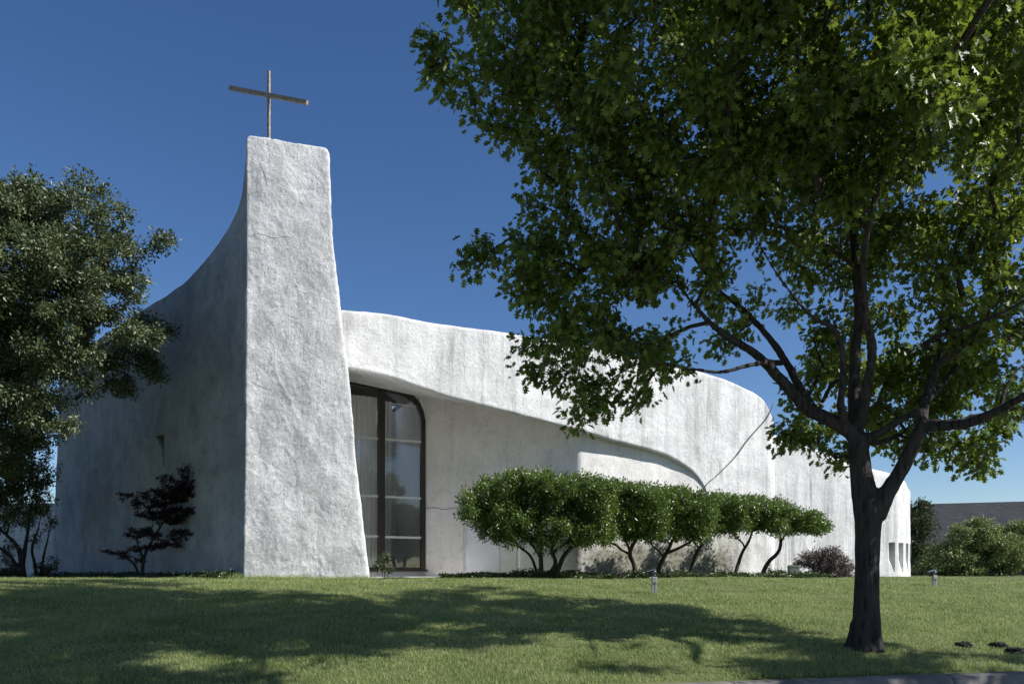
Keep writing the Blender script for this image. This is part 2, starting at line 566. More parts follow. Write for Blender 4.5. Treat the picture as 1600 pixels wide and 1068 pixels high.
def build_tower():
    # right silhouette of the lit face in photo pixels against height
    rsil = [(908, 577), (820, 568), (740, 560), (690, 556), (600, 547.5), (485, 533), (380, 524), (300, 519.5), (240, 515.5), (215, 514)]
    YL, YR = 20.0, 20.55
    ZB, ZT = 1.15, 12.42
    rings = []
    nz = 380
    zs = [ZB + (ZT - 0.16 - ZB) * i / nz for i in range(nz + 1)]
    crown = [(0.0, 1.0)]
    for a in range(1, 9):
        th = a / 8 * math.pi / 2
        crown.append((0.16 * math.sin(th), 1 - (1 - math.cos(th)) * 0.07))
    levels = [(z, 1.0) for z in zs] + [(ZT - 0.16 + h, s) for h, s in crown[1:]] + [(ZT, 0.5), (ZT, 0.02)]
    for z, s in levels:
        f = min(1, (z - 1.3) / 11.1); f = max(f, 0)
        yl = YL + 0.0 * f
        yr = YR - 0.14 * f
        pyr = HY - (z - EYE) * F / yr
        xr = (smooth_interp(-pyr, [(-a, b) for a, b in rsil]) - 800) / F * yr
        pxl = 380 + 5.0 * f + 2.0 * math.sin(f * math.pi)
        xl = (pxl - 800) / F * yl
        dep = 3.0 - 2.0 * f
        FL, FR = Vector((xl, yl)), Vector((xr, yr))
        yb = yr + dep
        BR = Vector(((xr / yr - 0.012) * yb, yb))
        ybl = yl + dep * 0.9
        BL = Vector(((xl / yl + 0.004) * ybl, ybl))
        ring = rounded_poly([FL, FR, BR, BL], [0.05, 0.12, 0.25, 0.2], [112, 16, 4, 16])
        c = sum(ring, Vector((0, 0))) / len(ring)
        # the top is a hair lower at its right-hand end
        out = []
        for p in ring:
            q = c + (p - c) * s
            t = (q.x - xl) / max(1e-3, xr - xl)
            out.append(Vector((q.x, q.y, z - 0.10 * max(0, min(1, t)) * max(0, min(1, (z - 9) / 3)))))
        rings.append(out)
    vs, fs = ring_loft(rings)
    me = mesh_py("tower", vs, fs)
    bm = bmesh.new(); bm.from_mesh(me); bmesh.ops.recalc_face_normals(bm, faces=bm.faces); bm.normal_update()
    for v in bm.verts:
        p = v.co
        d = rough_disp(p, 1.25)
        # drag marks of the hand-thrown coat
        d += 0.012 * noise.noise((p.x * 2.6, p.y * 2.6, p.z * 0.7 + 5)) + 0.010 * abs(noise.noise((p.x * 4, p.y * 4, p.z * 1.6)))
        d += 0.009 * noise.noise((p.x * 10, p.y * 10, p.z * 7.5)) * max(0, noise.noise((p.x * 1.1, 2, p.z * 0.8)) + 0.4)
        d += 0.05 * noise.noise((p.x * 0.9, 0, p.z * 0.35))
        d += 0.008 * (1 - abs(noise.noise((p.x * 1.5 + 0.5 * p.z, p.y, p.z * 0.9 + 3)))) ** 6 + 0.006 * (1 - abs(noise.noise((p.x * 2.3 - 0.4 * p.z, p.y, p.z * 1.1 + 9)))) ** 8
        v.co = p + v.normal * d
    bm.to_mesh(me); bm.free()
    return link("tower", me, M_TOWER, church)


tower = build_tower()

def tower_cracks():
    from mathutils.bvhtree import BVHTree
    bm = bmesh.new(); bm.from_mesh(tower.data); bvh = BVHTree.FromBMesh(bm); bm.free()
    m = simple("stucco_crack", (0.24, 0.24, 0.235), 0.95)
    for pts in (((388, 371), (402, 366), (416, 368), (430, 372), (446, 369), (462, 373)), ((392, 596), (402, 601), (414, 606), (424, 609)), ((404, 250), (412, 268), (418, 292))):
        ps = []
        for a, b in pts:
            d = (at(a, b, 20) - Vector((0, 0, EYE))).normalized()
            h = bvh.ray_cast(Vector((0, 0, EYE)), d)
            if h[0] is not None: ps.append(h[0])
        if len(ps) < 3: continue
        P_, _ = catmull(ps, [0.01] * len(ps), 0.05)
        P_ = [p + Vector((0.015 * n3(p, 8, 3), 0, 0.02 * n3(p, 8, 6))) for p in P_]
        Q = []
        for p in P_:
            d = (p - Vector((0, 0, EYE))).normalized(); h = bvh.ray_cast(Vector((0, 0, EYE)), d)
            Q.append(h[0] if h[0] is not None else p)
        mb = MB(); mb.tube(Q, [0.002 + 0.004 * math.sin(math.pi * (k + 1) / (len(Q) + 1)) for k in range(len(Q))], 5)
        mb.build("crack", m, tower, True)


tower_cracks()

# --- side wall in shade: leaves the tower's left edge and runs back to the left
SA = Vector((-6.748, 19.995)); SD = Vector((-0.73, 0.683)).normalized(); SN = Vector((-0.683, -0.73)).normalized()
STOP = [(0, 12.25), (0.08, 11.75), (0.2, 11.2), (0.4, 10.85), (0.8, 10.5), (1.35, 10.2), (2.3, 9.85), (3.4, 9.62), (4.6, 9.52), (6, 9.5), (10, 9.3), (14.2, 9.0)]


def wall_ring(o, nrm, zb, zt, thick, r, N, amt, off=None, zin=None):
    """closed profile of a free-standing wall: outer face, rounded top, inner face"""
    pts = []
    for k in range(N + 1):
        z = zb + (zt - r - zb) * k / N
        pts.append((0.0 if off is None else off(z), z))
    top = 0.0 if off is None else off(zt - r)
    for k in range(1, 7):
        th = k / 6 * math.pi / 2
        pts.append((top - r + r * math.cos(th), zt - r + r * math.sin(th)))
    pts += [(-thick + 0.15, zt), (-thick, zt - 0.15), (-thick, (zt + zb) / 2), (-thick, zb)]
    out = []
    for (d, z) in pts:
        p = Vector((o.x + nrm.x * d, o.y + nrm.y * d, z))
        if d > -thick + 0.1:
            e = rough_disp(p, amt)
            p.x += nrm.x * e; p.y += nrm.y * e
            if z > zt - r - 0.02: p.z += 0.03 * n3(p, 1.1, 5) + 0.012 * n3(p, 4, 9)
        out.append(p)
    return out


def finish(name, vs, fs, mat, cutters=None):
    me = mesh_py(name, vs, fs)
    bm = bmesh.new(); bm.from_mesh(me); bmesh.ops.recalc_face_normals(bm, faces=bm.faces); bm.to_mesh(me); bm.free()
    o = link(name, me, mat, church)
    if cutters:
        bpy.context.view_layer.update()
        cm = MB()
        for poly, d in cutters: cm.prism(poly, d)
        c = cm.build("cutter", mat)
        md = o.modifiers.new("cut", 'BOOLEAN'); md.operation = 'DIFFERENCE'; md.solver = 'EXACT'; md.object = c
        bpy.context.view_layer.update()
        dg = bpy.context.evaluated_depsgraph_get()
        nm = bpy.data.meshes.new_from_object(o.evaluated_get(dg))
        o.modifiers.clear(); o.data = nm
        bpy.data.objects.remove(c)
    return o


def v3(p2, z): return Vector((p2.x, p2.y, z))


def build_side():
    rings = []
    L = 0.0
    Ls = []
    while L < 14.25:
        Ls.append(L); L += 0.04 if L < 0.8 else 0.1
    for L in Ls:
        zt = smooth_interp(L, STOP)
        bat = lambda z, L=L: 0.0
        o = SA + SD * (L - 0.0) + SD * 0.0
        # the far end leans in a little towards its top
        if L > 11:
            k = (L - 11) / 3.2
            rings.append([p - Vector((SD.x, SD.y, 0)) * k * 0.75 * max(0, (p.z - 1.3) / 8) for p in wall_ring(o, SN, 1.1, zt, 0.6, 0.12, 90, 0.8)])
        else:
            rings.append(wall_ring(o, SN, 1.1, zt, 0.6, 0.12, 90, 0.8 * min(1, L / 0.3)))
    for L, ring in zip(Ls, rings):
        for p in ring:
            f = max(0, min(1, (p.z - 1.3) / 11.1))
            p.x += (5.0 * f + 2.0 * math.sin(f * math.pi)) / F * 20.0 * max(0, 1 - L / 2.5) + 0.012 * max(0, 1 - L / 0.1)
    vs, fs = ring_loft(rings)
    # wedge-shaped slot in the wall
    def sw(px, py):
        k = (px - 800) / F
        L_ = (k * SA.y - SA.x) / (SD.x - k * SD.y)
        p = SA + SD * L_
        return Vector((p.x, p.y, EYE + (HY - py) / F * p.y)) + Vector((SN.x, SN.y, 0)) * 0.2
    poly = [sw(243, 681), sw(256.5, 679), sw(256.5, 728), sw(254.5, 728), sw(252, 700)]
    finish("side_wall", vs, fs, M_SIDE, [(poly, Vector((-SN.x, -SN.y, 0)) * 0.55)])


build_side()

# --- swooping front: outer line in plan
FA = Vector((-5.0, 21.4)); FD = Vector((0.895, 0.445)).normalized(); FN = Vector((0.445, -0.895)).normalized()


def t_of(px, off=0.0):
    """distance along the front where pixel column px meets it (off: metres behind the outer face)"""
    k = (px - 800) / F
    a = FA - FN * off
    return (k * a.y - a.x) / (FD.x - k * FD.y)


def zf(px, py, off=0.0):
    p = FA - FN * off + FD * t_of(px, off)
    return EYE + (HY - py) / F * p.y


LIP = [(t_of(x), zf(x, y)) for x, y in ((500, 566), (545, 575), (600, 586), (660, 606), (700, 619), (800, 645), (900, 671), (950, 685), (1000, 698), (1040, 711),
                                        (1070, 727), (1090, 745), (1101, 762), (1110, 785), (1118, 820))] + [(t_of(1123), 1.0), (20, 0.9)]
TOP = [(t_of(x), zf(x, y)) for x, y in ((500, 479), (540, 484), (600, 489), (700, 506), (795, 520), (900, 536), (1000, 556), (1120, 587), (1170, 608), (1192, 622), (1204, 640), (1211, 656), (1216, 668))]
T0, T1 = t_of(512), t_of(1217)
DW = 3.8
TW = t_of(664, DW)
OVER = [(-2, DW), (TW, DW), (t_of(917), 0.40), (t_of(1000), 0.30), (t_of(1060), 0.18), (t_of(1100), 0.04), (t_of(1112), 0.0), (20, 0.0)]


def lip(t): return max(0.9, smooth_interp(t, LIP))
def over(t): return interp(t, OVER)
def rise(t):
    if t <= TW: return RISE_W(t)
    d = over(t) / DW
    return 0.235 * over(t) * (1 - d) + RISE_W(TW) * d


def RISE_W(t):
    # soffit meets the head of the window
    p = FA - FN * DW + FD * t
    px = 800 + F * p.x / p.y
    py = 586 + (px - 520) * 0.197
    return max(0.2, EYE + (HY - py) / F * p.y - lip(t))


def flare(t, z):
    a = math.exp(-((t - t_of(1150)) / 1.6) ** 2)
    h = max(0.0, 1 - (z - 1.3) / 2.2)
    return 0.06 * a * h * h


def build_band():
    rings = []
    n = 200
    for i in range(n + 1):
        t = T0 + (T1 - T0) * i / n
        o = FA + FD * t
        zb = lip(t); zt = smooth_interp(t, TOP)
        D = over(t); R = rise(t); th = D + 0.55
        r = 0.11
        pts = []
        N = 84
        for k in range(N + 1):
            z = zb + 0.07 + (zt - r - zb - 0.07) * k / N
            b = flare(t, z)
            # the face leans back very slightly and rolls over at the far end
            roll = 0.0
            e = (T1 - t)
            if e < 0.7: roll = 0.28 * (1 - math.sqrt(max(0, 1 - (1 - e / 0.7) ** 2)))
            pts.append((b - roll, z))
        d0 = pts[-1][0]
        for k in range(1, 7):
            a = k / 6 * math.pi / 2
            pts.append((d0 - r + r * math.cos(a), zt - r + r * math.sin(a)))
        pts += [(-th + 0.1, zt - 0.02), (-th, zt - 0.12), (-th, (zt + zb + R) / 2 + 0.1), (-th, zb + R + 0.02)]
        fb = flare(t, zb)
        for k in range(9):
            q = k / 8
            pts.append((-th + (th - 0.05 + fb) * q, zb + R * (1 - q)))
        pts.append((fb - 0.02, zb + 0.015))
        ring = []
        for (d, z) in pts:
            p = Vector((o.x + FN.x * d, o.y + FN.y * d, z))
            if d > -th + 0.05:
                e = rough_disp(p, 0.75) + 0.05 * n3(p, 0.35, 2)
                p.x += FN.x * e; p.y += FN.y * e
                if z > zt - r - 0.02: p.z += 0.03 * n3(p, 0.9, 5) + 0.012 * n3(p, 3.5, 9)
                if z < zb + 0.03: p.z += 0.02 * n3(p, 1.7, 15)
            ring.append(p)
        rings.append(ring)
    vs, fs = ring_loft(rings)
    finish("swooping_wall", vs, fs, M_BAND)


build_band()


def rec(t, z, extra=0.0):
    """point on the recessed wall"""
    d = over(t) + extra
    p = FA + FD * t - FN * d
    return Vector((p.x, p.y, z))


def t_rec(px):
    lo, hi = -3.0, 16.0
    for _ in range(50):
        m = (lo + hi) / 2
        p = rec(m, 0)
        if 800 + F * p.x / p.y < px: lo = m
        else: hi = m
    return (lo + hi) / 2


def z_rec(px, py): return EYE + (HY - py) / F * rec(t_rec(px), 0).y


# window outline in (t, z) on the recess plane
WT = [(z[0], z[1]) for z in [(t_rec(x), z_rec(x, y)) for x, y in ((505, 585), (545, 593), (575, 598.5), (600, 603), (620, 607.5), (636, 612.5), (648, 620), (656, 630), (661, 642), (664.5, 658))]]
W_L, W_R = WT[0][0], WT[-1][0]
W_BOT = z_rec(640, 892)


def build_recess():
    # thick wall from the window's right jamb to where the swoop meets the ground
    rings = []
    t = W_R; te = t_rec(1188)
    n = 130
    te = t_rec(1160)
    for i in range(n + 1):
        t = W_R + (te - W_R) * i / n
        zt = max(1.6, lip(t) + rise(t) + 0.12)
        ring = []
        N = 60
        for k in range(N + 1):
            z = 1.1 + (zt - 1.1) * k / N
            p = rec(t, z)
            # heaped rough render at the foot further right
            a = 0.5 + 0.5 * math.tanh((t - t_of(925)) / 0.6)
            hh = max(0, 1 - (z - 1.3) / 2.6)
            e = rough_disp(p, 0.6) + a * hh * (0.10 + 0.09 * n3(p, 1.2, 21) + 0.05 * n3(p, 3.5, 31)) * min(1, over(t) / 0.4)
            p.x += FN.x * e; p.y += FN.y * e
            ring.append(p)
        for k in range(3):
            z = zt - (zt - 1.1) * k / 2
            ring.append(rec(t, z, 0.3))
        rings.append(ring)
    vs, fs = ring_loft(rings)
    # low sill wall and filler above the window join the same wall
    mb = MB(); mb.add(vs, fs)
    q = [rec(W_L - 0.6, 1.1), rec(W_R, 1.1), rec(W_R, W_BOT), rec(W_L - 0.6, W_BOT)]
    mb.prism(q, Vector((-FN.x, -FN.y, 0)) * 0.3)
    top = [(W_L - 0.6, WT[0][1])] + WT
    for (ta, za), (tb, zb_) in zip(top[:-1], top[1:]):
        hi_a, hi_b = lip(ta) + rise(ta) + 0.12, lip(tb) + rise(tb) + 0.12
        mb.prism([rec(ta, za), rec(tb, zb_), rec(tb, max(hi_b, zb_ + 0.02)), rec(ta, max(hi_a, za + 0.02))], Vector((-FN.x, -FN.y, 0)) * 0.3)
    me = mesh_py("recessed_wall", mb.v, mb.f)
    bm = bmesh.new(); bm.from_mesh(me); bmesh.ops.recalc_face_normals(bm, faces=bm.faces); bm.to_mesh(me); bm.free()
    link("recessed_wall", me, M_RECESS, church)


build_recess()

IN = Vector((-FN.x, -FN.y, 0))              # into the building


def build_window():
    win = MB()
    mid = t_rec(596)
    def outline(ins, ins_b):
        """frame outline, inset by ins at top and sides"""
        c = Vector(((W_L + W_R) / 2, (W_BOT + WT[0][1]) / 2))
        pts = [Vector((a, b)) for a, b in WT]
        res = []
        for i, p in enumerate(pts):
            d = pts[min(i + 1, len(pts) - 1)] - pts[max(i - 1, 0)]
            if i == len(pts) - 1: d = Vector((0, -1))
            nrm = Vector((d.y, -d.x)).normalized()
            q = p + nrm * ins
            res.append(q)
        res.append(Vector((W_R - ins, W_BOT + ins_b)))
        res.append(Vector((W_L + ins, W_BOT + ins_b)))
        res[0].x = W_L + ins
        return res
    outer, inner = outline(-0.0, 0.0), outline(0.15, 0.13)
    n = len(outer)
    vs, fs = [], []
    for dep in (-0.03, 0.10):
        for r in (outer, inner):
            vs += [rec(p.x, p.y, dep) for p in r]
    for k in range(n):
        k2 = (k + 1) % n
        fs += [(k, k2, n + k2, n + k), (2*n + k, 3*n + k, 3*n + k2, 2*n + k2), (k, 2*n + k, 2*n + k2, k2), (n + k, n + k2, 3*n + k2, 3*n + k)]
    win.add(vs, fs)
    frame = win.build("window", M_BRONZE, church)
    def bar(name, t0, t1, z0, z1, d0, d1, mat):
        mb = MB(); mb.prism([rec(t0, z0, d0), rec(t1, z0, d0), rec(t1, z1, d0), rec(t0, z1, d0)], IN * (d1 - d0))
        return mb.build(name, mat, frame)
    ztop = smooth_interp(mid, WT) - 0.14
    bar("mullion", mid - 0.11, mid + 0.11, W_BOT + 0.13, ztop, -0.05, 0.12, M_BRONZE)
    for (pl, pr) in ((683.5, 688), (774, 777), (837, 839)):
        for (ta, tb, pp) in ((W_L + 0.15, mid - 0.115, pl), (mid + 0.115, W_R - 0.15, pr)):
            z = z_rec(575 if pp == pl else 632, pp)
            bar("glazing_bar", ta, tb, z - 0.035, z + 0.035, -0.01, 0.05, M_ALU)
    z = z_rec(630, 632)
    bar("glazing_bar", mid + 0.115, W_R - 0.16, z - 0.015, z + 0.015, -0.01, 0.04, M_ALU)
    gi = outline(0.13, 0.11)
    # two panes of float glass, each set a touch out of true
    def pane(tmin, tmax, tw):
        top = [p for p in gi[:-2] if tmin < p.x < tmax]
        poly = [Vector((tmin, smooth_interp(tmin, WT) - 0.13))] + top + ([Vector((tmax, smooth_interp(tmax, WT) - 0.13))] if tmax < W_R - 0.2 else []) + [Vector((tmax, W_BOT + 0.11)), Vector((tmin, W_BOT + 0.11))]
        mb = MB(); mb.add([rec(p.x, p.y, 0.055 + tw * (p.y - 4)) for p in poly], [tuple(range(len(poly)))])
        mb.build("pane", M_GLASS, frame)
    pane(W_L + 0.14, mid - 0.10, 0.0)
    pane(mid + 0.10, W_R - 0.13, 0.0)
    sill = MB()
    sill.prism([rec(W_L, W_BOT - 0.005, -0.06), rec(W_R + 0.05, W_BOT - 0.005, -0.06), rec(W_R + 0.05, W_BOT + 0.045, -0.06), rec(W_L, W_BOT + 0.045, -0.06)], IN * 0.05)
    sill.build("sill", M_BRONZE, frame)
    # room behind the glass
    ib = MB()
    a, b = W_L - 1.2, W_R + 0.02
    z0, z1 = W_BOT - 0.25, 7.7
    def P(t, z, d): p = FA + FD * t - FN * (DW + d); return Vector((p.x, p.y, z))
    d0, d1 = 0.31, 4.5
    ib.add([P(a, z0, d0), P(b, z0, d0), P(b + 0.4, z0, d1), P(a, z0, d1)], [(0, 1, 2, 3)])
    # unseen roof opening added to brighten the curtain from behind
    m = NT("clear_fill_opening"); t = m.n("ShaderNodeBsdfTransparent"); t.inputs[0].default_value = (0.80, 0.82, 0.82, 1); m.l(t.outputs[0], m.out.inputs[0])
    sk = MB(); ib.add([P(a, z1, d0), P(b, z1, d0), P(b + 0.25, z1, 3.4), P(a, z1, 3.4)], [(0, 1, 2, 3)])
    sk.add([P(a, z1 + 0.1, 3.4), P(b + 0.25, z1 + 0.1, 3.4), P(b + 0.4, z1 + 0.1, d1), P(a, z1 + 0.1, d1)], [(0, 1, 2, 3)])
    sk.build("added_fill_opening", m.m, church)
    global ROOM
    ROOM = [P(a, 0, 3.4), P(b + 0.25, 0, 3.4), P(b + 0.4, 0, d1), P(a, 0, d1)]
    ib.add([P(a, z0, d1), P(b + 0.4, z0, d1), P(b + 0.4, z1, d1), P(a, z1, d1)], [(0, 1, 2, 3)])
    ib.add([P(b, z0, d0), P(b + 0.4, z0, d1), P(b + 0.4, z1, d1), P(b, z1, d0)], [(0, 1, 2, 3)])
    ib.add([P(a, z0, d0), P(a, z0, d1), P(a, z1, d1), P(a, z1, d0)], [(0, 1, 2, 3)])
    ib.add([P(a, W_BOT + 0.02, 0.31), P(b, W_BOT + 0.02, 0.31), P(b, W_BOT + 0.02, 0.9), P(a, W_BOT + 0.02, 0.9)], [(0, 1, 2, 3)])
    ib.add([P(a, W_BOT + 0.02, 0.9), P(b, W_BOT + 0.02, 0.9), P(b, z0, 0.9), P(a, z0, 0.9)], [(0, 1, 2, 3)])
    me = mesh_py("interior", ib.v, ib.f)
    link("interior", me, M_INT, church, False)
    return frame, P


window, PIN = build_window()


def build_curtain():
    P = PIN
    def sheet(ta, tb, z0, z1, d, name, label):
        vs, fs = [], []
        n = int((tb - ta) / 0.02); nzz = 24
        for i in range(n + 1):
            t = ta + (tb - ta) * i / n
            for k in range(nzz + 1):
                z = z0 + (z1 - z0) * k / nzz
                amp = 0.055 + 0.02 * noise.noise((t * 3, 0, z * 0.4))
                w = amp * math.sin(t * 42 + 0.9 * noise.noise((t * 2.2, 5, z * 0.25)) * 3) + 0.01 * noise.noise((t * 9, 1, z))
                vs.append(P(t + 0.01 * math.sin(t * 84), z, d + w))
        for i in range(n):
            for k in range(nzz):
                a = i * (nzz + 1) + k
                fs.append((a, a + 1, a + nzz + 2, a + nzz + 1))
        mb = mesh_py(name, vs, fs)
        o = link(name, mb, M_CURT)
        tag(o, label, "curtain", "curtains in the tall window")
    t2 = t_rec(600)
    # positions on the sheet plane: shift for its depth behind the glass
    def t_in(px, d):
        lo, hi = -3.0, 8.0
        for _ in range(40):
            m = (lo + hi) / 2; p = P(m, 0, d)
            if 800 + F * p.x / p.y < px: lo = m
            else: hi = m
        return lo
    zc = EYE + (HY - 621) / F * P(t_in(575, 0.55), 0, 0.55).y
    sheet(t_in(535, 0.36), t_in(589, 0.36), W_BOT + 0.05, zc, 0.36, "curtain", "wide pleated white curtain behind the left pane of the tall window")
    sheet(t_in(599, 0.36), t_in(612.5, 0.36), W_BOT + 0.05, zc - 0.1, 0.36, "curtain", "narrow white curtain edge behind the right pane of the tall window")
    # pots on the inner sill
    for (px, r, h, col, name, lab) in ((626, 0.10, 0.13, (0.05, 0.055, 0.06), "flower_pot", "dark pot with a small plant on the sill behind the right pane"),
                                       (646, 0.12, 0.22, (0.42, 0.38, 0.34), "flower_pot", "plain beige pot on the sill at the right jamb of the tall window")):
        p = P(t_in(px, 0.48), W_BOT + 0.025, 0.48)
        rt = empty(name, p, lab, "pot")
        mb = MB()
        prof = [(0.0, 0.0), (r * 0.75, 0.0), (r * 0.95, h * 0.85), (r * 1.05, h * 0.86), (r * 1.05, h), (r * 0.92, h), (r * 0.85, h * 0.8), (0.0, h * 0.8)]
        bm = bmesh.new(); rows = []
        for (rr, z) in prof:
            rows.append([bm.verts.new((p.x + rr * math.cos(k * math.pi / 8), p.y + rr * math.sin(k * math.pi / 8), p.z + z)) for k in range(16)])
        for a, b in zip(rows[:-1], rows[1:]):
            for k in range(16): bm.faces.new((a[k], a[(k + 1) % 16], b[(k + 1) % 16], b[k]))
        bmesh.ops.remove_doubles(bm, verts=bm.verts, dist=0.0005)
        mb.bm(bm)
        mb.build("pot", simple("pot_glaze", col, 0.5), rt, True)
        if px == 626:
            lm = MB(); rr = random.Random(3)
            for k in range(26):
                a = rr.uniform(0, 6.28); l_ = rr.uniform(0.10, 0.2)
                b0 = p + Vector((0, 0, h * 0.8)); tip = b0 + Vector((math.cos(a) * l_ * 0.8, math.sin(a) * l_ * 0.8, l_ * rr.uniform(0.4, 1.1)))
                md = (b0 + tip) / 2 + Vector((0, 0, 0.04)); s = Vector((-math.sin(a), math.cos(a), 0)) * 0.02
                lm.add([b0, md + s, tip, md - s], [(0, 1, 2, 3)])
            lm.build("foliage", simple("pot_plant_leaf", (0.04, 0.06, 0.03), 0.5), rt)


build_curtain()


def build_door():
    a, b, c = t_rec(724), t_rec(779), t_rec(806)
    zt = z_rec(750, 792)
    def slab(t0, t1, z0, z1, d0, d1, name, mat, par):
        mb = MB(); mb.prism([rec(t0, z0, d0), rec(t1, z0, d0), rec(t1, z1, d0), rec(t0, z1, d0)], Vector((FN.x, FN.y, 0)) * (d0 - d1))
        return mb.build(name, mat, par)
    # frame proud of the render, leaf inside it
    d = slab(a + 0.06, b, 1.30, zt, -0.02, -0.065, "door", M_DOOR, church)
    slab(a, a + 0.055, 1.25, zt + 0.05, -0.0, -0.09, "door_frame", M_ALU, d)
    slab(a, b + 0.05, zt + 0.005, zt + 0.05, -0.0, -0.085, "door_frame", M_DOOR, d)
    for z in (1.55, 2.4, 3.05):
        slab(a + 0.045, a + 0.075, z, z + 0.11, -0.06, -0.1, "hinge", M_ALU, d)
    p = rec(b - 0.1, 2.3, -0.1)
    mb = MB(); mb.tube([p + IN * 0.06, p, p + Vector((FD.x, FD.y, 0)) * -0.11], [0.02, 0.015, 0.013], 8)
    mb.build("handle", M_STEEL, d, True)
    slab(c, c + 0.05, 1.25, zt + 0.15, 0.0, -0.055, "downpipe", M_ALU, church)


build_door()


def build_crack():
    m = simple("hairline_crack", (0.22, 0.21, 0.19), 0.95)
    mb = MB()
    pts = []
    xs = [665, 672, 680, 690, 697, 705, 713, 722]; ys = [793, 793.5, 792.5, 795, 795.5, 793.5, 793, 791]
    for x, y in zip(xs, ys): pts.append(rec(t_rec(x), z_rec(x, y), -0.012))
    P_, R_ = catmull(pts, [0.009] * len(pts), 0.08)
    P_ = [p + Vector((0, 0, 0.012 * n3(p, 9, 2))) for p in P_]
    for p in P_:
        e = rough_disp(p, 0.6); p.x += FN.x * e; p.y += FN.y * e
    mb.tube(P_, R_, 5)
    mb.build("crack", m, church, True)


build_crack()

# --- low wall at the right with its curved end and slit windows
LC = Vector((9.15, 28.95)); LE = Vector((14.63, 30.9))
LDv = (LE - LC).normalized(); LLEN = (LE - LC).length
ARC_R = 3.4
A0 = math.radians(25)


def low_point(s):
    """point and outward normal of the low wall, s metres from its left end"""
    if s < LLEN - 2:
        return LC + LDv * s, Vector((LDv.y, -LDv.x))
    if s < LLEN:
        a_ = math.atan2(LDv.y, LDv.x); k = (s - LLEN + 2) / 2
        p = LC + LDv * s
        an = a_ + (A0 - a_) * k
        return p, Vector((math.sin(an), -math.cos(an)))
    th = A0 + (s - LLEN) / ARC_R
    c = LE + Vector((-math.sin(A0), math.cos(A0))) * ARC_R
    p = c + Vector((math.sin(th), -math.cos(th))) * ARC_R
    return p, Vector((math.sin(th), -math.cos(th)))


def s_low(px):
    lo, hi = -1.0, LLEN + 2.4
    for _ in range(50):
        m = (lo + hi) / 2; p = low_point(m)[0]
        if 800 + F * p.x / p.y < px: lo = m
        else: hi = m
    return lo


def build_low():
    tp = []
    for x, y in ((1212, 676), (1235, 684), (1270, 696), (1325, 717), (1375, 732), (1400, 739), (1414, 744)):
        s = s_low(x); tp.append((s, EYE + (HY - y) / F * low_point(s)[0].y))
    tp += [(LLEN + 1.9, tp[-1][1] - 0.28), (LLEN + 6, tp[-1][1] - 0.4)]
    rings = []
    s = -0.2
    while s < LLEN + 6.0:
        p, nn = low_point(s)
        rings.append(wall_ring(p, nn, 1.1, smooth_interp(s, tp), 0.5, 0.3, 60, 0.75))
        s += 0.09
    vs, fs = ring_loft(rings)
    cut = []
    glass = MB()
    for k in range(6):
        s0 = LLEN - 0.02 + 0.60 * k
        w = 0.36
        def q(s_, z, d):
            p, nn = low_point(s0 + 0.18); tn = Vector((-nn.y, nn.x)); p = p + tn * (s_ - s0 - 0.18) + nn * d
            return Vector((p.x, p.y, z))
        zt, zm, zb = 2.63, 1.98, 1.48
        out = [(s0, zt), (s0 + w, zt), (s0 + w, zb), (s0 + w - 0.03, zb), (s0 + 0.02, zm)]
        p, nn = low_point(s0 + 0.18)
        cut.append(([q(a, z, 0.2) for a, z in out], Vector((-nn.x, -nn.y, 0)) * 0.5))
        g = MB(); g.prism([q(a, z, -0.28) for a, z in out], Vector((-nn.x, -nn.y, 0)) * 0.02)
        g.build("slit_window", M_SLIT, church)
    finish("low_wall", vs, fs, M_LOW, cut)


M_SLIT = simple("slit_glass", (0.42, 0.43, 0.43), 0.35, 0, 0.1, 4)
build_low()


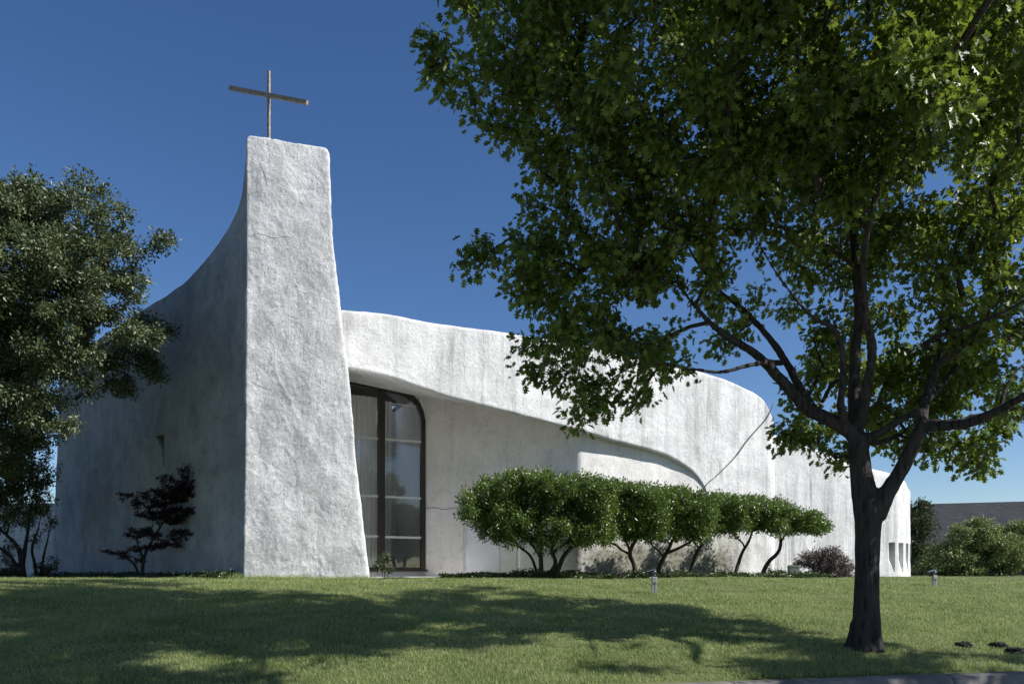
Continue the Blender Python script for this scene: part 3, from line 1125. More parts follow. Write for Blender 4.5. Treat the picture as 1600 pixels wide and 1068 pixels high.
def build_rest():
    # roofs below the parapets and plain rear walls
    mb = MB()
    A_, B_, C_, D_ = [Vector((p.x, p.y, 7.7)) for p in ROOM]      # hole for the added light opening
    def rp(*pts): mb.prism([Vector(p) for p in pts], Vector((0, 0, 0.2)))
    o1, o2, o3, o4, o5, o6 = [Vector(p) for p in ((-7.2, 21.6, 7.7), (-4.6, 24.4, 7.7), (7.5, 30.0, 6.4), (4, 43, 6.4), (-18, 41, 7.7), (-16.3, 29.9, 7.7))]
    rp(o1, A_, D_, o5, o6)
    rp(o1, o2, B_, A_)
    rp(B_, o2, o3, o4, C_)
    rp(D_, C_, o4, o5)
    mb.prism([Vector(p) for p in ((9.0, 29.6, 4.4), (14.3, 31.5, 4.4), (17, 35, 4.4), (14, 44, 4.4), (4.2, 43, 4.4), (7.4, 30.3, 4.4))], Vector((0, 0, 0.2)))
    mb.build("roof", M_ROOF, church)
    mb = MB()
    for a, b, z in (((-16.6, 29.6), (-18.2, 41.2), 8.8), ((-18.2, 41.2), (4, 43.2), 8.3), ((4, 43.2), (14.2, 44.2), 5.2), ((14.2, 44.2), (17.4, 35.2), 5.0), ((9.0, 29.2), (8.0, 31.5), 6.9)):
        a, b = Vector(a), Vector(b); d = (b - a).normalized(); nn = Vector((d.y, -d.x)) * 0.4
        mb.prism([v3(a, 1.0), v3(b, 1.0), v3(b, z), v3(a, z)], v3(nn, 0))
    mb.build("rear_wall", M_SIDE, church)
    # cross on the tower
    b = at(420, 217, 20.35)
    cb = MB()
    h = 106 / F * 20.35
    ax = Vector((0.93, -0.37, 0)).normalized(); ay = Vector((0.37, 0.93, 0))
    def beam(c, dx, dy, dz, bev=0.008):
        m_ = MB(); m_.box((0, 0, 0), (dx, dy, dz), 0, bev)
        cb.add([c + ax * v.x + ay * v.y + Vector((0, 0, v.z)) for v in m_.v], m_.f)
    beam(b + Vector((0, 0, h / 2 - 0.15)), 0.065, 0.065, h + 0.3)
    cb.build("cross", M_CROSS, church)
    # horizontal arm, a child of the cross
    post = [o for o in church.children if o.name == "cross"][0]
    pa, pb = at(359, 137.5, 20.75), at(480, 160.5, 19.9)
    cb = MB()
    d = (pb - pa).normalized(); up = Vector((0, 0, 1)); sd = d.cross(up).normalized(); u2 = sd.cross(d)
    q = [pa + sd * x + u2 * z for x, z in ((-0.04, -0.05), (0.04, -0.05), (0.04, 0.05), (-0.04, 0.05))]
    cb.prism(q, pb - pa)
    cb.build("crossbeam", M_CROSS, post)


build_rest()


def build_cable():
    mb = MB(); pts = []
    for x, y in ((1207, 630), (1203, 642), (1195, 655), (1180, 672), (1165, 690), (1150, 711), (1130, 732), (1116, 745), (1103, 757), (1098, 770)):
        t = t_of(x); p = FA + FD * t
        z = EYE + (HY - y) / F * p.y
        g = rough_disp(v3(p, z), 0.75) + 0.05 * n3(v3(p, z), 0.35, 2)
        out = g + (0.06 if 1103 < x < 1203 else 0.02)
        pts.append(v3(p + FN * out, z))
    P_, R_ = catmull(pts, [0.016] * len(pts), 0.12)
    mb.tube(P_, R_, 8)
    tag(mb.build("cable", M_CABLE, None, True), "dark cable running diagonally down the white wall from its top corner", "cable")


build_cable()

# ------------------------------------------------------------------ trees
OAK = [(0, 0), (.07, .16), (.30, .26), (.13, .38), (.42, .56), (.15, .62), (.30, .84), (.09, .82), (0, 1.0)]
OVAL = [(0, 0), (.17, .22), (.24, .5), (.14, .8), (0, 1.0)]
DIAM = [(0, 0), (.22, .45), (0, 1.0)]
STAR = [(0, 0), (.10, .25), (.40, .35), (.14, .5), (.34, .8), (.07, .66), (0, 1.0)]


def leaf_mesh(name, C, S, Ldir, Nup, tpl, fold, curl):
    """one polygon pair per leaf, folded along its midrib"""
    n = len(C)
    Ldir = Ldir / (np.linalg.norm(Ldir, axis=1, keepdims=True) + 1e-9)
    Wd = np.cross(Ldir, Nup); Wd /= (np.linalg.norm(Wd, axis=1, keepdims=True) + 1e-9)
    Nn = np.cross(Wd, Ldir)
    k = len(tpl)
    half = tpl[1:-1]
    P = [(x, y) for x, y in tpl] + [(-x, y) for x, y in half]
    co = np.empty((n, len(P), 3))
    for i, (x, y) in enumerate(P):
        co[:, i] = C + S[:, None] * (x * Wd + (y) * Ldir + (abs(x) * fold - curl * y * y) * Nn)
    m = len(half)
    f1 = list(range(k))
    f2 = [0] + [k + j for j in range(m)] + [k - 1]
    f2 = f2[::-1]
    base = (np.arange(n) * len(P))[:, None]
    idx = np.concatenate((base + np.array(f1), base + np.array(f2)), axis=1).ravel()
    sizes = np.tile([len(f1), len(f2)], n)
    return mesh_np(name, co.reshape(-1, 3), sizes, idx)


def grow(base_chains, clumps, dens, rng, step=0.28, wander=0.12, path_w=0.35, boost=0.0):
    """skeleton nodes: given limbs, then a path from the tree to a point in every clump, nearest-first.
    returns node positions, parents, radii of limbs (0 for grown), list of chains, end nodes"""
    P, par, plen, rad = [], [], [], []
    for pts, rads in base_chains:
        start = -1
        if P:
            a = np.array(P); d = np.linalg.norm(a - np.array(pts[0]), axis=1); start = int(np.argmin(d))
        for i, p in enumerate(pts):
            if start >= 0: plen.append(plen[start] + float(np.linalg.norm(np.array(p) - np.array(P[start]))))
            else: plen.append(0.0)
            par.append(start); P.append(np.array(p, float)); rad.append(rads[i]); start = len(P) - 1
    pts = []
    for (c, r) in clumps:
        r3 = np.array(r if hasattr(r, "__len__") else (r, r, r), float)
        n = max(3, int(dens * 4.19 * r3[0] * r3[1] * r3[2] * (1 + boost * 0.5 / r3[0])))
        u = rng.normal(size=(n, 3)); u /= np.linalg.norm(u, axis=1, keepdims=True)
        q = rng.uniform(0.05, 1, (n, 1)) ** (1 / 2.6)
        pts.append(np.array(c) + u * q * r3)
    A = np.concatenate(pts)
    b = P[0]
    A = A[np.argsort(np.linalg.norm(A - b, axis=1))]
    cap = len(P) + len(A) * 14
    arr = np.zeros((cap, 3)); arr[:len(P)] = np.array(P)
    pl = np.zeros(cap); pl[:len(P)] = plen
    par = par + [0] * (cap - len(par))
    # do not sprout from the bare lower trunk
    N = len(P)
    ok = np.ones(cap, bool)
    chains, ends = [], []
    lim = N
    lowz = min(c[0][2] - (c[1] if not hasattr(c[1], "__len__") else c[1][2]) for c in clumps)
    ok[:N] = arr[:N, 2] > lowz - 0.6
    if not ok[:N].any(): ok[:N] = True
    for a in A:
        d = np.linalg.norm(arr[:N] - a, axis=1)
        cost = d + path_w * pl[:N] + np.where(ok[:N], 0, 50)
        k = int(np.argmin(cost)); dist = d[k]
        m = max(1, int(dist / step))
        m = min(m, 13)
        s = arr[k].copy(); prev = k; ch = [k]
        off = rng.normal(size=3) * wander * dist + np.array([0, 0, 0.10 * dist])
        for i in range(1, m + 1):
            t = i / m
            p = s + (a - s) * t + off * math.sin(math.pi * t) * 0.6 + (rng.normal(size=3) * 0.025 * dist if i < m else 0)
            arr[N] = p; par[N] = prev; pl[N] = pl[prev] + dist / m; prev = N; ch.append(N); N += 1
            if N >= cap - 15: break
        chains.append(ch); ends.append(prev)
        if N >= cap - 15: break
    return arr[:N], par[:N], rad, chains, ends, lim


def branch_mesh(arr, par, rad, chains, ends, lim, r0, rmax, pw=0.45, n=5):
    N = len(arr)
    cnt = np.zeros(N)
    for e in ends: cnt[e] += 1
    for i in range(N - 1, lim - 1, -1): cnt[par[i]] += cnt[i]
    R = np.minimum(r0 * np.maximum(cnt, 1) ** pw, rmax)
    mb = MB()
    for ch in chains:
        k = ch[0]
        rr = [min(R[ch[1]] * 1.15, (rad[k] * 0.8 if k < lim else R[k]))] + [R[i] for i in ch[1:]]
        rr[-1] *= 0.6
        mb.tube([Vector(arr[i]) for i in ch], rr, n, False)
    return mb


def foliage(arr, ends, chains, rng, per, spread, size, tpl, fold=0.25, curl=0.2, up=0.6, droop=0.25, outw=0.4, center=None, flat=1.0):
    C, Ld = [], []
    for ch in chains:
        seg = ch[-min(len(ch), 3):]
        a = arr[seg]
        m = max(1, int(per * rng.uniform(0.6, 1.4)))
        t = rng.uniform(0, 1, m) ** 0.7 * (len(seg) - 1)
        i = np.minimum(t.astype(int), len(seg) - 2) if len(seg) > 1 else np.zeros(m, int)
        p = a[i] + (a[np.minimum(i + 1, len(seg) - 1)] - a[i]) * (t - i)[:, None]
        o = rng.normal(size=(m, 3)); o /= np.linalg.norm(o, axis=1, keepdims=True)
        o *= (rng.uniform(0.15, 1, (m, 1)) * spread); o[:, 2] *= flat
        C.append(p + o)
        Ld.append(o / spread)
    C = np.concatenate(C); Ld = np.concatenate(Ld)
    n = len(C)
    L = Ld * 0.9 + rng.normal(size=(n, 3)) * 0.55
    if center is not None:
        d = C - np.array(center); L += outw * d / (np.linalg.norm(d, axis=1, keepdims=True) + 1e-6)
    L[:, 2] -= droop
    Nn = rng.normal(size=(n, 3)) * 0.75; Nn[:, 2] += up
    S = size * rng.uniform(0.5, 1.25, n)
    return C, S, L, Nn


def solid_limbs(name, chains, mat, parent, voxel=0.03, sm=4, disp=0.0):
    """limbs fused into one continuous surface"""
    mb = MB()
    for pts, rads in chains: mb.tube(pts, rads, 12, True)
    o = mb.build(name, mat, parent, True)
    md = o.modifiers.new("fuse", 'REMESH'); md.mode = 'VOXEL'; md.voxel_size = voxel
    s = o.modifiers.new("soft", 'SMOOTH'); s.iterations = sm; s.factor = 0.5
    bpy.context.view_layer.update()
    dg = bpy.context.evaluated_depsgraph_get()
    nm = bpy.data.meshes.new_from_object(o.evaluated_get(dg))
    o.modifiers.clear(); o.data = nm
    if disp:
        bm = bmesh.new(); bm.from_mesh(nm); bm.normal_update()
        for v in bm.verts:
            p = v.co
            v.co = p + v.normal * disp * (noise.noise((p.x * 9, p.y * 9, p.z * 2.0)) + 0.6 * noise.noise((p.x * 22, p.y * 22, p.z * 5)))
        bm.to_mesh(nm); bm.free()
    nm.polygons.foreach_set("use_smooth", [True] * len(nm.polygons))
    return o


M_OAKLEAF = leaf_mat("oak_leaf", (0.012, 0.030, 0.006), (0.150, 0.215, 0.034), (0.42, 0.55, 0.06), 0.45, 0.29, 0.4)
M_LIVE = leaf_mat("live_oak_leaf", (0.040, 0.062, 0.024), (0.165, 0.195, 0.090), (0.15, 0.2, 0.06), 0.42, 0.22, 0.5)
M_HEDGE = leaf_mat("holly_leaf", (0.040, 0.078, 0.016), (0.150, 0.220, 0.048), (0.20, 0.30, 0.04), 0.30, 0.25, 0.6)
M_MAPLE = leaf_mat("dark_maple_leaf", (0.020, 0.012, 0.012), (0.045, 0.022, 0.020), (0.08, 0.02, 0.02), 0.5, 0.2, 0.4)
M_PURPLE = leaf_mat("purple_leaf", (0.065, 0.050, 0.052), (0.20, 0.155, 0.155), (0.14, 0.07, 0.06), 0.45, 0.2, 0.5, rare=(0.09, 0.15, 0.03))
M_FEATHER = leaf_mat("feathery_leaf", (0.095, 0.14, 0.042), (0.29, 0.335, 0.125), (0.18, 0.25, 0.06), 0.5, 0.25, 0.4)
M_PINE = leaf_mat("pine_needle", (0.030, 0.048, 0.018), (0.110, 0.135, 0.055), (0.05, 0.08, 0.02), 0.55, 0.12, 0.3)
M_COVER = leaf_mat("ground_cover_leaf", (0.018, 0.036, 0.010), (0.070, 0.105, 0.030), (0.10, 0.15, 0.03), 0.35, 0.2, 0.6)
M_BARK = bark("oak_bark", (0.010, 0.009, 0.008), (0.052, 0.047, 0.042), 0.16, 22, 0.035)
M_TWIG = bark("twig_bark", (0.015, 0.013, 0.011), (0.055, 0.047, 0.04), 0.5, 25, 0.006)
M_PALE = bark("pale_bark", (0.07, 0.062, 0.052), (0.20, 0.175, 0.15), 0.4, 20, 0.008)
M_BLACKBARK = bark("dark_bark", (0.014, 0.012, 0.010), (0.05, 0.042, 0.035), 0.4, 20, 0.008)


def build_oak():
    rng = np.random.default_rng(11)
    Y0 = 11.5
    base = at(1353, 1006, Y0)
    bz = gz(base.x, base.y)
    root = empty("oak_tree", (base.x, base.y, bz), "large dark oak tree with a forked trunk standing alone on the front lawn", "tree")
    s = Y0 / F
    def C(*p): # (px, py, dY, diameter px)
        pts = [at(a, b, Y0 + d) for a, b, d, w in p]; rads = [w * (0.46 if b > 760 else 0.43) * (Y0 + d) / F for a, b, d, w in p]
        return catmull(pts, rads, 0.10)
    trunk = C((1353, 1018, 0, 66), (1353, 1004, 0, 54), (1353.5, 985, 0, 48), (1354, 940, 0, 43), (1355, 880, 0, 40), (1356, 830, 0, 42), (1356, 800, 0, 47), (1350, 770, 0.03, 42), (1345, 735, 0.05, 38), (1341, 700, 0.08, 36), (1341, 680, 0.1, 30))
    limbs = [trunk,
        C((1368, 808, 0, 34), (1382, 776, -0.05, 30), (1403, 742, -0.15, 27), (1425, 702, -0.3, 25), (1440, 664, -0.4, 24)),
        C((1440, 664, -0.4, 24), (1470, 664, -0.6, 22), (1515, 660, -1.0, 20), (1560, 641, -1.4, 18), (1600, 618, -1.8, 15), (1660, 585, -2.1, 11), (1730, 540, -2.3, 7)),
        C((1440, 660, -0.4, 20), (1448, 622, -0.2, 17), (1462, 575, 0.0, 15), (1466, 543, 0.1, 13), (1470, 505, 0.3, 9), (1480, 450, 0.5, 6)),
        C((1466, 545, 0.1, 12), (1445, 540, 0.0, 11), (1455, 530, -0.3, 10), (1487, 518, -0.8, 10), (1540, 500, -1.5, 9), (1600, 470, -2.0, 8), (1680, 420, -2.4, 5)),
        C((1455, 622, -0.2, 12), (1495, 572, 0.6, 11), (1518, 545, 1.0, 9), (1550, 490, 1.6, 6)),
        C((1562, 638, -1.4, 9), (1577, 596, -1.3, 7), (1602, 565, -1.2, 5)),
        C((1341, 690, 0.1, 28), (1330, 676, 0.1, 27), (1300, 657, 0.15, 26), (1265, 640, 0.2, 24), (1240, 615, 0.2, 22), (1210, 582, 0.2, 19), (1178, 551, 0.1, 16), (1140, 528, 0.0, 14), (1108, 503, -0.1, 11), (1078, 468, -0.2, 8), (1040, 420, -0.3, 6), (990, 370, -0.4, 4)),
        C((1268, 640, 0.2, 20), (1247, 600, 0.4, 16), (1225, 560, 0.6, 14), (1194, 518, 0.8, 12), (1157, 480, 1.0, 11), (1120, 450, 1.1, 8), (1075, 385, 1.2, 6), (1040, 310, 1.2, 4)),
        C((1222, 567, 0.5, 12), (1195, 566, 0.0, 11), (1168, 571, -0.3, 10), (1127, 581, -0.6, 9), (1090, 578, -0.8, 8), (1045, 570, -0.9, 6), (1000, 568, -0.9, 5), (930, 560, -0.8, 4), (880, 530, -0.7, 3)),
        C((1341, 690, 0.1, 26), (1336, 650, 0.2, 24), (1335, 600, 0.3, 22), (1337, 540, 0.4, 19), (1342, 500, 0.5, 17), (1338, 430, 0.6, 16), (1333, 346, 0.6, 14), (1330, 260, 0.6, 11), (1335, 180, 0.5, 8), (1330, 60, 0.4, 5), (1320, -80, 0.3, 3)),
        C((1345, 660, 0.1, 22), (1352, 620, -0.1, 20), (1360, 575, -0.3, 18), (1362, 535, -0.5, 17), (1352, 490, -0.7, 15), (1350, 400, -1.0, 12), (1370, 300, -1.4, 10), (1410, 180, -1.8, 7), (1440, 60, -2.0, 4)),
        C((1325, 672, 0.1, 17), (1314, 640, -0.1, 15), (1317, 590, -0.3, 14), (1316, 545, -0.5, 13), (1300, 512, -0.6, 12), (1270, 495, -0.8, 9), (1230, 450, -1.2, 7), (1180, 370, -1.6, 6), (1130, 250, -1.9, 4)),
        C((1337, 350, 0.6, 13), (1310, 328, 0.5, 12), (1278, 296, 0.3, 11), (1246, 254, 0.2, 9), (1190, 190, 0.1, 7), (1100, 110, 0.0, 5), (1000, 60, -0.1, 3)),
        C((1295, 415, 0.9, 6), (1281, 366, 1.2, 7), (1270, 320, 1.5, 5)),
        C((1355, 683, 0.1, 16), (1375, 676, 0.0, 15), (1405, 657, -0.2, 14), (1437, 640, -0.35, 13)),
        C((1352, 690, 0.2, 14), (1385, 688, 0.6, 11), (1420, 668, 1.2, 8), (1480, 620, 2.0, 5)),
        C((1285, 628, 0.3, 10), (1300, 600, 0.6, 9), (1320, 582, 1.0, 8), (1310, 520, 1.8, 6)),
        C((1338, 520, 0.4, 9), (1345, 440, 1.4, 8), (1360, 330, 2.6, 6), (1370, 180, 3.4, 4)),
    ]
    # surface roots
    for ang, ln in ((2.9, 0.29), (4.0, 0.27), (5.2, 0.27), (0.2, 0.28), (1.3, 0.26)):
        d = Vector((math.cos(ang), math.sin(ang), 0))
        limbs.append(catmull([Vector((base.x, base.y, bz + 0.38)) + d * 0.13, Vector((base.x, base.y, bz + 0.14)) + d * 0.18, Vector((base.x, base.y, bz - 0.02)) + d * ln], [0.09, 0.085, 0.05], 0.06))
    cl = [(725, 95, 11.0, .62), (690, 80, 10.8, .3), (800, 60, 11.5, 1.0), (780, 190, 11.2, .62), (880, 150, 11, 1.05), (855, 275, 11.3, .6), (900, 30, 10.5, 1.2), (960, 200, 10.5, 1.1),
          (930, 320, 11.3, .85), (745, 412, 11.2, .30), (800, 425, 11.2, .5), (850, 430, 11.3, .6), (865, 495, 11.4, .7), (805, 485, 11.2, .38), (850, 555, 11.3, .5), (905, 575, 11.3, .65), (895, 630, 11.2, .35), (965, 615, 11.2, .48), (1035, 605, 11.2, .45), (960, 550, 11.4, .6), (920, 500, 11.6, .7), (830, 360, 11.2, .4), (1010, 400, 11.2, .7), (890, 380, 11.6, .7),
          (950, 430, 11.4, .75), (1000, 330, 10.8, 1.0), (1050, 130, 10, 1.4), (1060, 380, 11.6, .7), (1045, 545, 12.3, .4), (1130, 530, 12.8, .5),
          (1200, 300, 12.5, 1.05), (1150, 200, 11, 1.2), (1200, 100, 9.5, 1.4), (1330, 60, 9.2, 1.3), (1300, 190, 10.5, 1.4), (1440, 90, 9.6, 1.4), (1560, 60, 9.6, 1.2), (1420, 250, 11, 1.1),
          (1560, 330, 11, .8), (1470, 400, 11.5, 1.0), (1585, 450, 10.7, .9), (1380, 380, 13, .95), (1280, 430, 13.5, .95), (1180, 420, 12.5, .9), (1420, 510, 13.2, .9), (1300, 560, 13.6, .8), (1240, 600, 13.2, .42),
          (1225, 678, 12.4, .14), (1262, 660, 12.6, .26), (1400, 600, 13.2, .7), (1490, 600, 12.8, .7), (1560, 560, 11.7, .75), (1545, 690, 12.1, .45), (1480, 690, 12.2, .45), (1420, 692, 12.6, .4), (1310, 695, 12.6, .32), (1590, 650, 11.2, .45),
          (1510, 160, 11.5, .9), (1590, 140, 10.5, .5),
          (900, -100, 12, 1.3), (1050, -120, 11, 1.5), (1200, -150, 11.5, 1.6), (1350, -220, 11.5, 1.7), (1500, -150, 11.5, 1.6), (1650, -50, 11.8, 1.3), (1730, 130, 11.8, 1.2), (1780, 340, 11.6, 1.1), (1720, 500, 11.5, 1.0), (1690, 610, 11.3, .7),
          (1560, 200, 14.2, 1.2), (1300, -250, 13.5, 1.6), (1420, -350, 11.5, 1.5), (1150, 20, 8.4, .7), (1120, 440, 11.9, .5),
          (780, -60, 11.5, 1.0), (1100, -350, 8.0, 1.4), (1300, -380, 7.6, 1.5), (1500, -420, 7.2, 1.4), (1250, -700, 6.4, 1.2), (900, -300, 9.0, 1.2), (1000, -200, 9.6, 1.3), (1600, -300, 9.0, 1.5), (1700, -700, 6.6, 1.2), (1440, 90, 8.2, .7), (1480, 560, 13.2, .9), (1540, 620, 12.8, .7), (1400, 650, 13.4, .5), (1450, 640, 13.2, .5), (1520, 720, 12.4, .25), (1350, 640, 14, .7), (1350, 560, 14, 1.0), (1650, 250, 9.8, .9), (1700, 20, 9.2, 1.0)]
    clumps = [(tuple(at(a, b, y)), (r, r * 1.25, r * 0.9)) for a, b, y, r in cl]
    # unseen clumps added over the street and far right to shade the lawn
    for x, y, z, r in ((4.0, 6.6, 7.9, 1.1), (3.2, 7.0, 8.2, 0.9), (5.4, 6.4, 7.6, 1.1), (11.0, 8.6, 5.9, 0.9), (9.6, 7.6, 5.6, 0.8), (12, 8.2, 6.6, 1.0), (10.4, 9.3, 5.6, .8), (13, 8.4, 7.3, 1.0), (11.8, 9.6, 6.4, .9), (9.3, 8.8, 4.9, .6)):
        clumps.append(((x, y, z), (r, r, r * 0.85)))
    for c_ in ((2.6, 6.2, 8.3, .8), (4.6, 5.9, 8.6, .8), (1.6, 6.8, 9.0, .7), (3.8, 6.2, 9.6, .9), (6.2, 5.9, 8.4, .8)): clumps.append((c_[:3], (c_[3], c_[3], c_[3] * .7)))
    rs = random.Random(12)
    for _ in range(16):
        r = rs.uniform(0.3, 0.6); clumps.append(((rs.uniform(9.6, 15), rs.uniform(7.2, 10.8), rs.uniform(5.0, 8.2)), (r, r, r * 0.6)))
    for _ in range(12):
        r = rs.uniform(0.3, 0.6); clumps.append(((rs.uniform(1.8, 6.2), rs.uniform(5.7, 7.4), rs.uniform(7.0, 9.6)), (r, r, r * 0.6)))
    arr, par, rad, chains, ends, lim = grow(limbs, clumps, 2.9, rng, 0.26, 0.10, 0.30, 1.0)
    solid_limbs("trunk", [(p, r) for p, r in limbs], M_BARK, root, 0.028, 5, 0.010)
    branch_mesh(arr, par, rad, chains, ends, lim, 0.0065, 0.07, 0.42).build("branches", M_TWIG, root, True)
    Cc, S, L, Nn = foliage(arr, ends, chains, rng, 72, 0.30, 0.128, OAK, up=0.55, droop=0.35, center=tuple(at(1330, 300, 11.5)), outw=0.3)
    me = leaf_mesh("crown", Cc, S, L, Nn, OAK, 0.25, 0.22)
    link("crown", me, M_OAKLEAF, root, False)
    print("oak leaves", len(Cc), "chains", len(chains))


build_oak()


def small_tree(name, label, cat, base, limbs, clumps, dens, per, spread, size, tpl, leafm, barkm, seed, r0=0.006, rmax=0.05, group=None, fuse=0.0, up=0.6, droop=0.15, step=0.2, flat=1.0, outw=0.4, path_w=0.3, crown="crown", trunk="trunk", wander=0.1):
    rng = np.random.default_rng(seed)
    root = empty(name, base, label, cat, group)
    arr, par, rad, chains, ends, lim = grow(limbs, clumps, dens, rng, step, wander, path_w)
    if fuse:
        solid_limbs(trunk, limbs, barkm, root, fuse, 3, fuse * 0.2)
    else:
        mb = MB()
        for p, r in limbs: mb.tube(p, r, 8)
        mb.build(trunk, barkm, root, True)
    branch_mesh(arr, par, rad, chains, ends, lim, r0, rmax, 0.42, 4).build("branches", barkm, root, True)
    cen = np.mean([c for c, r in clumps], axis=0)
    Cc, S, L, Nn = foliage(arr, ends, chains, rng, per, spread, size, tpl, up=up, droop=droop, center=cen, outw=outw, flat=flat)
    keep = Cc[:, 2] > gz(base[0], base[1]) + 0.02
    Cc, S, L, Nn = Cc[keep], S[keep], L[keep], Nn[keep]
    link(crown, leaf_mesh(crown, Cc, S, L, Nn, tpl, 0.25, 0.15), leafm, root, False)
    print(name, len(Cc), len(chains))
    return root


def ground(px, Y):
    X = (px - 800) / F * Y
    return Vector((X, Y, gz(X, Y)))


# --- live oak at the left, in front of the side wall
def build_live_oak():
    g = Vector((-15.2, 19.2, 0)); g.z = gz(g.x, g.y)
    def C(*p): return catmull([Vector(q[:3]) for q in p], [q[3] for q in p], 0.15)
    limbs = [C((g.x, g.y, g.z - 0.1, 0.36), (g.x + 0.1, g.y, g.z + 0.6, 0.29), (g.x + 0.15, g.y, g.z + 2.2, 0.26), (g.x + 0.3, g.y + 0.1, g.z + 3.4, 0.24)),
             C((g.x + 0.3, g.y + 0.1, g.z + 3.2, 0.2), (-13.6, 18.9, 6.6, 0.17), (-12.2, 18.7, 7.6, 0.14), (-10.9, 18.6, 8.4, 0.10), (-9.6, 18.6, 9.0, 0.05)),
             C((g.x + 0.3, g.y, g.z + 3.3, 0.2), (-14.2, 18.9, 7.2, 0.16), (-13.2, 18.8, 9.0, 0.10), (-12.2, 18.9, 10.3, 0.05)),
             C((g.x + 0.3, g.y, g.z + 3.0, 0.16), (-13.5, 19.8, 5.9, 0.12), (-12.0, 20.6, 6.9, 0.08), (-10.8, 21.1, 7.2, 0.05), (-10.0, 21.4, 7.0, 0.03)),
             C((g.x + 0.2, g.y, g.z + 2.8, 0.17), (-15.6, 18.2, 6.6, 0.14), (-16.2, 17.6, 8.6, 0.08))]
    Y = 19.0
    cl = [(30, 330, Y, 1.0), (-60, 320, Y, 1.4), (110, 310, Y, .62), (150, 290, Y, .3), (160, 350, Y, .75), (215, 370, Y, .5), (255, 385, Y, .3), (90, 400, Y - .6, 1.0), (20, 450, Y - .8, 1.0), (180, 430, Y - .4, .75), (232, 455, Y - .2, .42),
          (130, 500, Y - .6, .8), (200, 510, Y - .4, .5), (240, 520, Y, .3), (70, 560, Y - .7, .7), (120, 575, Y - .6, .5), (20, 620, Y - .5, .6), (85, 620, Y - .5, .4), (110, 660, Y - .5, .25), (40, 670, Y - .3, .4), (-60, 500, Y - .5, 1.3), (-80, 650, Y, 1.0),
          (215, 520, 21.6, .55), (235, 500, 21.8, .3), (170, 560, 21.4, .5), (245, 560, 21.9, .22), (200, 590, 21.6, .3), (40, 560, 22, 1.2), (20, 650, 22.5, 1.1), (75, 680, 23, .5), (0, 720, 22.5, .8), (40, 600, 21, .8), (30, 580, 21.5, .9), (60, 640, 22, .7), (215, 550, 21.6, .45), (190, 530, 21.5, .5), (250, 585, 21.9, .28), (215, 605, 21.6, .3), (180, 600, 21.4, .3), (262, 515, 21.9, .28), (235, 560, 21.8, .4),
          (-180, 420, Y, 1.6), (-260, 520, Y, 1.6), (-180, 330, Y - 1, 1.3), (-100, 420, Y - 2, 1.4), (-20, 300, Y + .5, .6), (-150, 400, Y + 2, 1.5), (180, 575, 21.5, .5), (225, 570, 21.8, .35), (150, 610, 21.3, .4), (-420, 350, 18, 2.0), (-600, 450, 17, 2.0), (-450, 300, 18, 2.0), (-700, 300, 16, 2.0), (-500, 550, 15, 1.8), (-330, 330, 18.5, 1.8), (-130, 350, 19.5, 1.3), (60, 350, 19.4, 1.0), (120, 420, 19.6, 1.0), (60, 480, 19.4, 1.1), (160, 470, 19.2, .8), (60, 300, 19, .6), (100, 540, 19.4, .8)]  # far-left clumps out of view are added to block sky from the side wall
    clumps = [(tuple(at(a, b, y)), (r, r * 1.2, r * 0.8)) for a, b, y, r in cl]
    small_tree("live_oak", "dense grey-green live oak reaching in from the left edge before the shaded wall", "tree", g, limbs, clumps, 13.0, 125, 0.27, 0.095, OVAL, M_LIVE, M_BARK, 21, 0.007, 0.09, fuse=0.04, up=0.55, droop=0.1, step=0.25)


build_live_oak()


